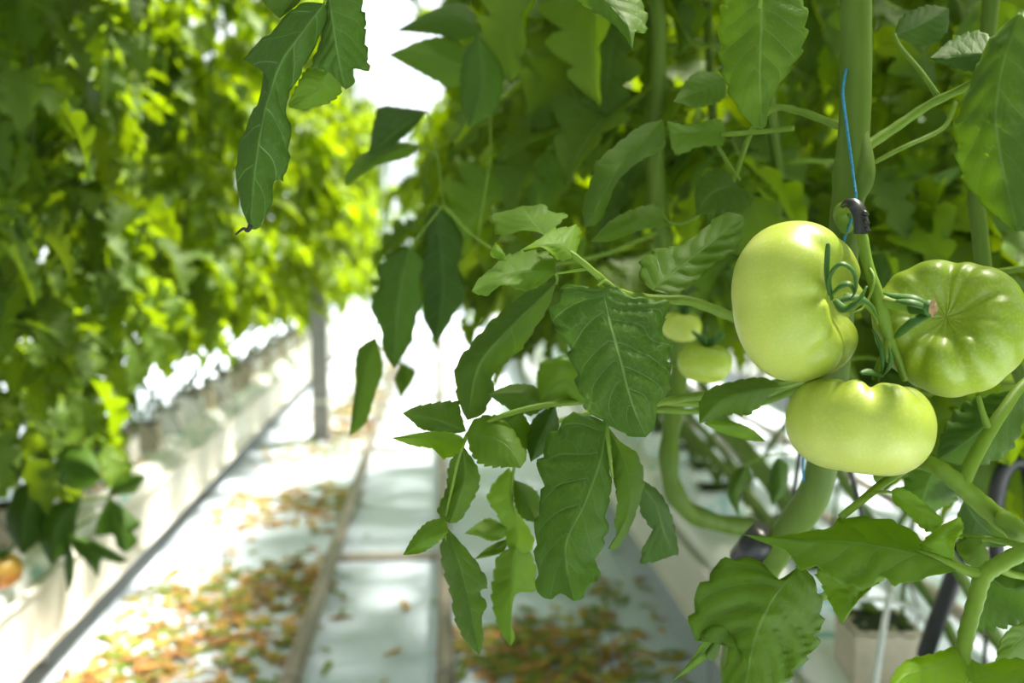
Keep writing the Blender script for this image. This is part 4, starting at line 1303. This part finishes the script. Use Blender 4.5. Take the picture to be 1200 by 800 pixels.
near = left_plants[2]
near['label'] = 'dark tomato plant whose lobed lower leaf hangs over the white gutter edge'
del near['group']
lfn = rachis(near, [(20, 520, 2.3), (55, 560, 2.25), (95, 585, 2.2), (128, 582, 2.18), (120, 600, 2.18), (95, 615, 2.18), (80, 630, 2.18)], 0.005, 0.002)
for q, (mid_, le_, ri_) in enumerate((
        ([(126, 582), (148, 570), (172, 556)], [(126, 582), (135, 562), (150, 556), (172, 556)], [(126, 582), (145, 580), (160, 576), (172, 556)]),
        ([(128, 582), (136, 610), (148, 648)], [(128, 582), (116, 604), (108, 628), (132, 626), (136, 640), (148, 648)], [(128, 582), (150, 598), (168, 616), (156, 622), (163, 634), (148, 648)]),
        ([(80, 628), (115, 642), (152, 657)], [(80, 628), (100, 630), (122, 638), (152, 657)], [(80, 628), (88, 648), (98, 655), (116, 680), (113, 655), (135, 660), (152, 657)]),
        ([(80, 630), (82, 660), (80, 697)], [(80, 630), (74, 650), (77, 680), (80, 697)], [(80, 630), (88, 655), (86, 680), (80, 697)]),
        ([(95, 585), (70, 610), (60, 660)], [(95, 585), (60, 590), (40, 620), (60, 662)], [(95, 585), (90, 610), (86, 640), (60, 662)]),
        ([(55, 560), (30, 600), (25, 650)], [(55, 560), (20, 570), (5, 610), (25, 650)], [(55, 560), (60, 590), (50, 630), (25, 650)]),
        ([(60, 555), (90, 540), (120, 560)], [(60, 555), (75, 520), (110, 530), (120, 560)], [(60, 555), (80, 575), (105, 572), (120, 560)]))):
    hero_leaflet(lfn, mid_, le_, ri_, 2.18, 2.14, 0.04, 0.04, 'leaf_dark', n=20, k=4, seed=80 + q, wave=0.01)

HP3 = Vector((0.87, 0.62, 0.492))
third = tag(link('tomato_plant', None, None, HP3), 'tomato plant whose long lobed leaf hangs down against the bright sky', 'tomato plant')
mb = MB()
sp3 = smooth_path([HP3, HP3 + Vector((-0.05, 0, 0.1)), Vector((0.62, 0.5, 0.9)), Vector((0.55, 0.42, 1.4)), Vector((0.50, 0.42, 1.9)), Vector((0.48, 0.42, 2.6))], 6)
mb.tube(sp3, 0.011, 12)
put(mb, 'stem', M['stem'], third)
cube(HP3.x, HP3.y, 0, 'rockwool cube at the near end of the gutter below the green tomatoes')
m_ = MB()
pl = smooth_path([Vector((0.50, 0.42, 1.72)), Vector((0.25, 0.52, 1.70)), P(420, -130, 0.70), P(390, -40, 0.70), P(380, 6, 0.703)], 7)
m_.tube(pl, [0.0045 - 0.0036 * i / len(pl) for i in range(len(pl))], 8)
lf3 = put(m_, 'leaf', M['petiole'], third)
hero_leaflet(lf3, [(380, 4), (348, 47), (330, 73), (313, 120), (304, 163), (297, 218), (293, 268)],
             [(380, 4), (355, 2), (341, 11), (312, 40), (284, 65), (294, 74), (308, 74), (304, 112), (290, 141), (276, 185), (279, 232), (293, 268)],
             [(380, 4), (384, 22), (372, 50), (356, 83), (336, 122), (342, 152), (340, 189), (334, 213), (323, 210), (319, 239), (304, 267), (293, 268)], 0.70, 0.69, 0.02, 0.02, 'leaf_veined', seed=50, n=48, quilt=0.0035)
hero_leaflet(lf3, [(384, -10), (392, 40), (398, 75), (405, 105)], [(384, -10), (378, 20), (374, 50), (363, 78), (384, 84), (405, 105)], [(384, -10), (420, -15), (428, 15), (432, 31), (429, 36), (434, 76), (431, 84), (415, 77), (416, 97), (405, 105)], 0.705, 0.71, 0.01, 0.03, 'leaf_veined', seed=51, quilt=0.0035)
hero_leaflet(lf3, [(385, 84), (370, 105), (345, 126)], [(385, 84), (362, 79), (352, 90), (338, 122), (345, 127)], [(385, 84), (402, 104), (386, 121), (360, 128), (345, 127)], 0.715, 0.73, 0.0, 0.01, 'leaf_bright', seed=52, under=True)
hero_leaflet(lf3, [(350, -12), (338, 5), (327, 21)], [(350, -12), (318, -20), (306, -2), (318, 12), (327, 21)], [(350, -12), (352, 0), (340, 12), (327, 21)], 0.71, 0.72, 0.0, 0.01, 'leaf', seed=53, under=True, n=18, k=5)
mb = MB(); mb.tube(px_path([(294, 264, 0.69), (290, 270, 0.689), (285, 268, 0.688), (276, 275, 0.688)], 5), [0.0022 - 0.0001 * i for i in range(16)], 6)
put(mb, 'withered_tip', M['wither'], lf3)

# ------------------------------------------------------------------ other fruit
for px, py, d, R, mt_, lab in (
        (826, 424, 1.15, 0.030, 'tomato_b', 'small green tomato half hidden in leaves left of the biggest tomato'.replace('left of', 'beside')),
        (798, 382, 1.22, 0.024, 'tomato', 'pale small tomato above the bent bare stem'),
        (223, 292, 4.2, 0.055, 'tomato', 'pale sunlit tomato hanging in the leafy row beside the steel post'),
        (247, 262, 4.6, 0.05, 'tomato', 'sunlit tomato hanging higher in the row beside the steel post'),
        (0, 668, 1.95, 0.042, 'tomato_orange', 'ripening orange tomato low in the dark leaves over the slab'),
        (137, 516, 3.3, 0.045, 'tomato_b', 'yellow green tomato hanging just above the white slab'),
        (115, 548, 3.2, 0.032, 'tomato_orange', 'small orange tomato beside the white slab')):
    tomato(P(px, py, d), cdir(0.1, 0.95, 0.2), R, 0.82, 6, 0.03, int(px), mt_, lab, 0.3, None, None, True, 0.2, False)

# ------------------------------------------------------------------ wires, tubes, hooks
def wire(name, pts, r, mat, label, cat, group=None, world_pts=False, per=6):
    path_ = smooth_path([Vector(q) for q in pts], per) if world_pts else px_path(pts, per)
    m2 = MB(); m2.tube(path_, r, 8)
    return tag(put(m2, name, M[mat]), label, cat, group)


hx, hy = 0.62, 2.73
wire('wire_hook', [(0.455, 2.72, 0.002), (0.455, 2.72, 0.10), (0.46, 2.72, 0.125), (0.475, 2.72, 0.132), (0.49, 2.72, 0.125), (0.495, 2.72, 0.10), (0.495, 2.72, 0.002)], 0.0035, 'wire', 'grey wire hoop stuck in the litter by the gutter', 'wire hoop', None, True)
wire('gutter_bracket', [(0.735, 2.55, 0.002), (0.735, 2.55, 0.18), (0.735, 2.56, 0.33), (0.75, 2.57, 0.36), (0.765, 2.58, 0.33)], 0.004, 'wire', 'grey wire bracket on the gutter below the bent stem', 'bracket', None, True)
wire('gutter_bracket', [(-1.115, 2.30, 0.33), (-1.085, 2.31, 0.30), (-1.085, 2.33, 0.14), (-1.075, 2.36, 0.02), (-1.07, 2.37, 0.002)], 0.005, 'wire', 'grey wire bracket on the gutter beside dark leaves', 'bracket', None, True)
wire('wire_pin', [(-0.84, 3.75, 0.0), (-0.84, 3.75, 0.22)], 0.004, 'wire', 'thin upright wire pin among the orange litter', 'wire pin', None, True)
wire('black_hose', [(1172, 690, 1.50), (1166, 610, 1.47), (1172, 562, 1.45), (1186, 540, 1.44), (1203, 545, 1.44), (1210, 580, 1.45), (1210, 680, 1.48), (1205, 760, 1.56)], 0.0125, 'black', 'thick black hose bent in a hoop above the tan cube', 'hose')
wire('support_bar', [(1128, 640, 1.60), (1112, 690, 1.64), (1095, 735, 1.68), (1084, 768, 1.72)], 0.015, 'black', 'dark slanting bar beside the tan rockwool cube', 'bar')
wire('drip_tube', [(1022, 830, 1.62), (1030, 770, 1.66), (1038, 720, 1.70), (1043, 690, 1.74), (1046, 650, 1.85)], 0.006, 'white_tube', 'white upright drip tube in front of the tan cube', 'tube')
wire('drip_tube', [(985, 712, 1.74), (1010, 702, 1.73), (1045, 704, 1.72), (1075, 716, 1.74), (1090, 735, 1.78)], 0.005, 'white_tube', 'white thin tube looped over the tan cube top', 'tube')
wire('black_wire', [(995, 545, 1.25), (1003, 575, 1.27), (1010, 605, 1.30), (1012, 660, 1.4)], 0.0035, 'black', 'thin black drip line behind the lowest green tomato', 'wire')
wire('black_wire', [(938, 520, 1.3), (935, 545, 1.3), (931, 575, 1.32), (925, 640, 1.42)], 0.003, 'black', 'thin black drip line beside the blue twine', 'wire')

for x, where in ((-0.93, 'row beside the steel post'), (0.40, 'row behind the green tomatoes')):
    m_ = MB(); m_.tube([Vector((x, yy, 2.85)) for yy in (0.0, 4, 8, 12, 17.9)], 0.003, 6)
    tag(put(m_, 'crop_wire', M['wire']), 'steel crop wire stretched above the ' + where, 'wire')
for q, (pp, lab) in enumerate((([(448, -60, 8.2), (449, 30, 8.2), (447, 52, 8.2), (453, 66, 8.2), (451, 80, 8.2), (452, 140, 8.2), (452, 200, 8.2)], 'pale knotted twine hanging against the sky over the aisle'),
                               ([(500, -60, 8.8), (501, 60, 8.8), (495, 80, 8.8), (492, 130, 8.8), (492, 210, 8.8)], 'pale slack twine hanging against the sky near the leaf tips'))):
    twine(pp, 0.005, 'twine_white', lab)

# ------------------------------------------------------------------ litter on the floor
def litter_mesh(seed, mat):
    r = random.Random(seed)
    m2 = leaflet_mb(seed + 40, 8, 1, 3, 0.5, r.uniform(0.5, 1.0), r.uniform(-0.2, 0.15), r.uniform(-1, 1), r.uniform(0.30, 0.6))
    zs = min(v.z for v in m2.v)
    for v in m2.v:
        v.z = (v.z - zs) * 0.55
        v.y += 0.12 * math.sin(v.x * 3)
    return m2, m2.mesh('fallen_leaf', M[mat])


LIT = {}
for mt_ in ('dry_brown', 'dry_orange', 'dry_yellow', 'dry_green'):
    LIT[mt_] = [litter_mesh(s, mt_) for s in range(4)]
WORDS = {'dry_brown': 'curled brown dry leaflet', 'dry_orange': 'dry orange leaflet', 'dry_yellow': 'wilted yellow leaflet', 'dry_green': 'wilted green leaflet'}
# patches: centre x, y, spread x, y, count, colour weights (brown, orange, yellow, green), where
PATCH = [(-0.86, 2.75, 0.18, 0.22, 190, (6, 3, 3, 3), 'on the floor by the post-side gutter'),
         (-0.66, 3.15, 0.18, 0.25, 180, (6, 3, 3, 4), 'on the floor by the post-side gutter'),
         (-0.84, 3.4, 0.16, 0.2, 90, (3, 2, 4, 6), 'on the floor by the post-side gutter'),
         (-0.58, 3.55, 0.15, 0.15, 90, (4, 2, 3, 6), 'on the floor by the post-side gutter'),
         (-0.78, 4.6, 0.18, 0.2, 130, (3, 6, 4, 1), 'on the floor by the post-side gutter'),
         (-0.50, 4.75, 0.12, 0.16, 70, (2, 1, 3, 7), 'on the floor by the post-side gutter'),
         (-0.85, 5.9, 0.12, 0.25, 60, (2, 3, 5, 4), 'on the floor by the post-side gutter'),
         (-0.60, 6.6, 0.12, 0.3, 90, (3, 5, 4, 2), 'on the floor by the post-side gutter'),
         (-0.58, 8.2, 0.12, 0.5, 110, (2, 5, 4, 4), 'on the floor by the post-side gutter'),
         (-0.62, 11.0, 0.18, 0.8, 140, (2, 5, 4, 4), 'on the floor by the post-side gutter'),
         (-0.70, 7.4, 0.2, 0.35, 110, (3, 5, 4, 3), 'on the floor by the post-side gutter'),
         (-0.70, 9.5, 0.22, 0.5, 110, (3, 5, 4, 3), 'on the floor by the post-side gutter'),
         (0.30, 2.75, 0.13, 0.14, 200, (5, 4, 5, 6), 'between the rail and the tomato-side gutter'),
         (0.28, 2.98, 0.17, 0.12, 110, (4, 3, 4, 7), 'between the rail and the tomato-side gutter'),
         (0.58, 3.2, 0.09, 0.35, 70, (1, 1, 4, 6), 'between the rail and the tomato-side gutter'),
         (-0.36, 3.1, 0.03, 0.5, 9, (1, 1, 1, 6), 'on the floor beside the pipe rails'),
         (-0.18, 2.7, 0.12, 0.4, 6, (4, 2, 0, 1), 'on the floor between the pipe rails'),
         (-0.55, 5.6, 0.06, 0.4, 20, (1, 1, 3, 5), 'on the floor by the post-side gutter')]
spots = []
for cx, cy, sx, sy, n, wts, where in PATCH:
    for _ in range(int(n * 1.25)):
        x = min(max(rng.gauss(cx, sx), -1.04 if cx < -0.3 else -0.35), 0.71)
        if cx < -0.45:
            x = min(x, -0.46)
        elif cx > 0.1:
            x = max(x, 0.06)
        yv = rng.gauss(cy, sy)
        if yv < 2.35:
            yv = 2.35 + rng.random() * 0.3
        mt_ = rng.choices(('dry_brown', 'dry_orange', 'dry_yellow', 'dry_green'), wts)[0]
        spots.append((yv, x, mt_, where))
spots.sort(key=lambda q: q[0])
rest = MB()
rest_m = ['dry_brown', 'dry_orange', 'dry_yellow', 'dry_green']
for i, (yv, x, mt_, where) in enumerate(spots):
    idx = rng.randrange(4)
    sc = rng.uniform(0.045, 0.10)
    m4 = Matrix.Translation((x, yv, 0.001 + rng.uniform(0, 0.004))) @ Matrix.Rotation(rng.uniform(0, 2 * PI), 4, 'Z') @ Matrix.Rotation(rng.uniform(-0.15, 0.15), 4, 'X') @ Matrix.Scale(sc, 4)
    if i < 300:
        o = link('fallen_leaf', LIT[mt_][idx][1])
        o.matrix_world = m4
        tag(o, WORDS[mt_] + ' fallen ' + where, 'fallen leaf', WORDS[mt_] + 's ' + where)
    else:
        nf = len(rest.f)
        rest.add(LIT[mt_][idx][0], m4)
        rest.mi[nf:] = [rest_m.index(mt_)] * (len(rest.f) - nf)
lt = put(rest, 'leaf_litter', [M[k_] for k_ in rest_m], origin=Vector((-0.6, 5, 0)))
tag(lt, 'brown, orange and green leaf litter strewn farther along the white floor', 'leaf litter', kind='stuff')
# crumbs of brown substrate and dead leaf bits on the post-side slabs
rest = MB()
for i in range(260):
    yv = rng.uniform(2.0, 8.0)
    x = -1.26 + rng.gauss(0, 0.05)
    idx = rng.randrange(4)
    m4 = Matrix.Translation((x, yv, 0.386 + rng.uniform(0, 0.01))) @ Matrix.Rotation(rng.uniform(0, 6.3), 4, 'Z') @ Matrix.Scale(rng.uniform(0.03, 0.07), 4)
    nf = len(rest.f)
    rest.add(LIT['dry_orange'][idx][0], m4)
    rest.mi[nf:] = [rng.randrange(2)] * (len(rest.f) - nf)
lt = put(rest, 'leaf_litter', [M['dry_orange'], M['dry_yellow']], origin=Vector((-1.26, 5, 0.38)))
tag(lt, 'dry orange leaf bits lying on top of the slabs beside the post', 'leaf litter', kind='stuff')
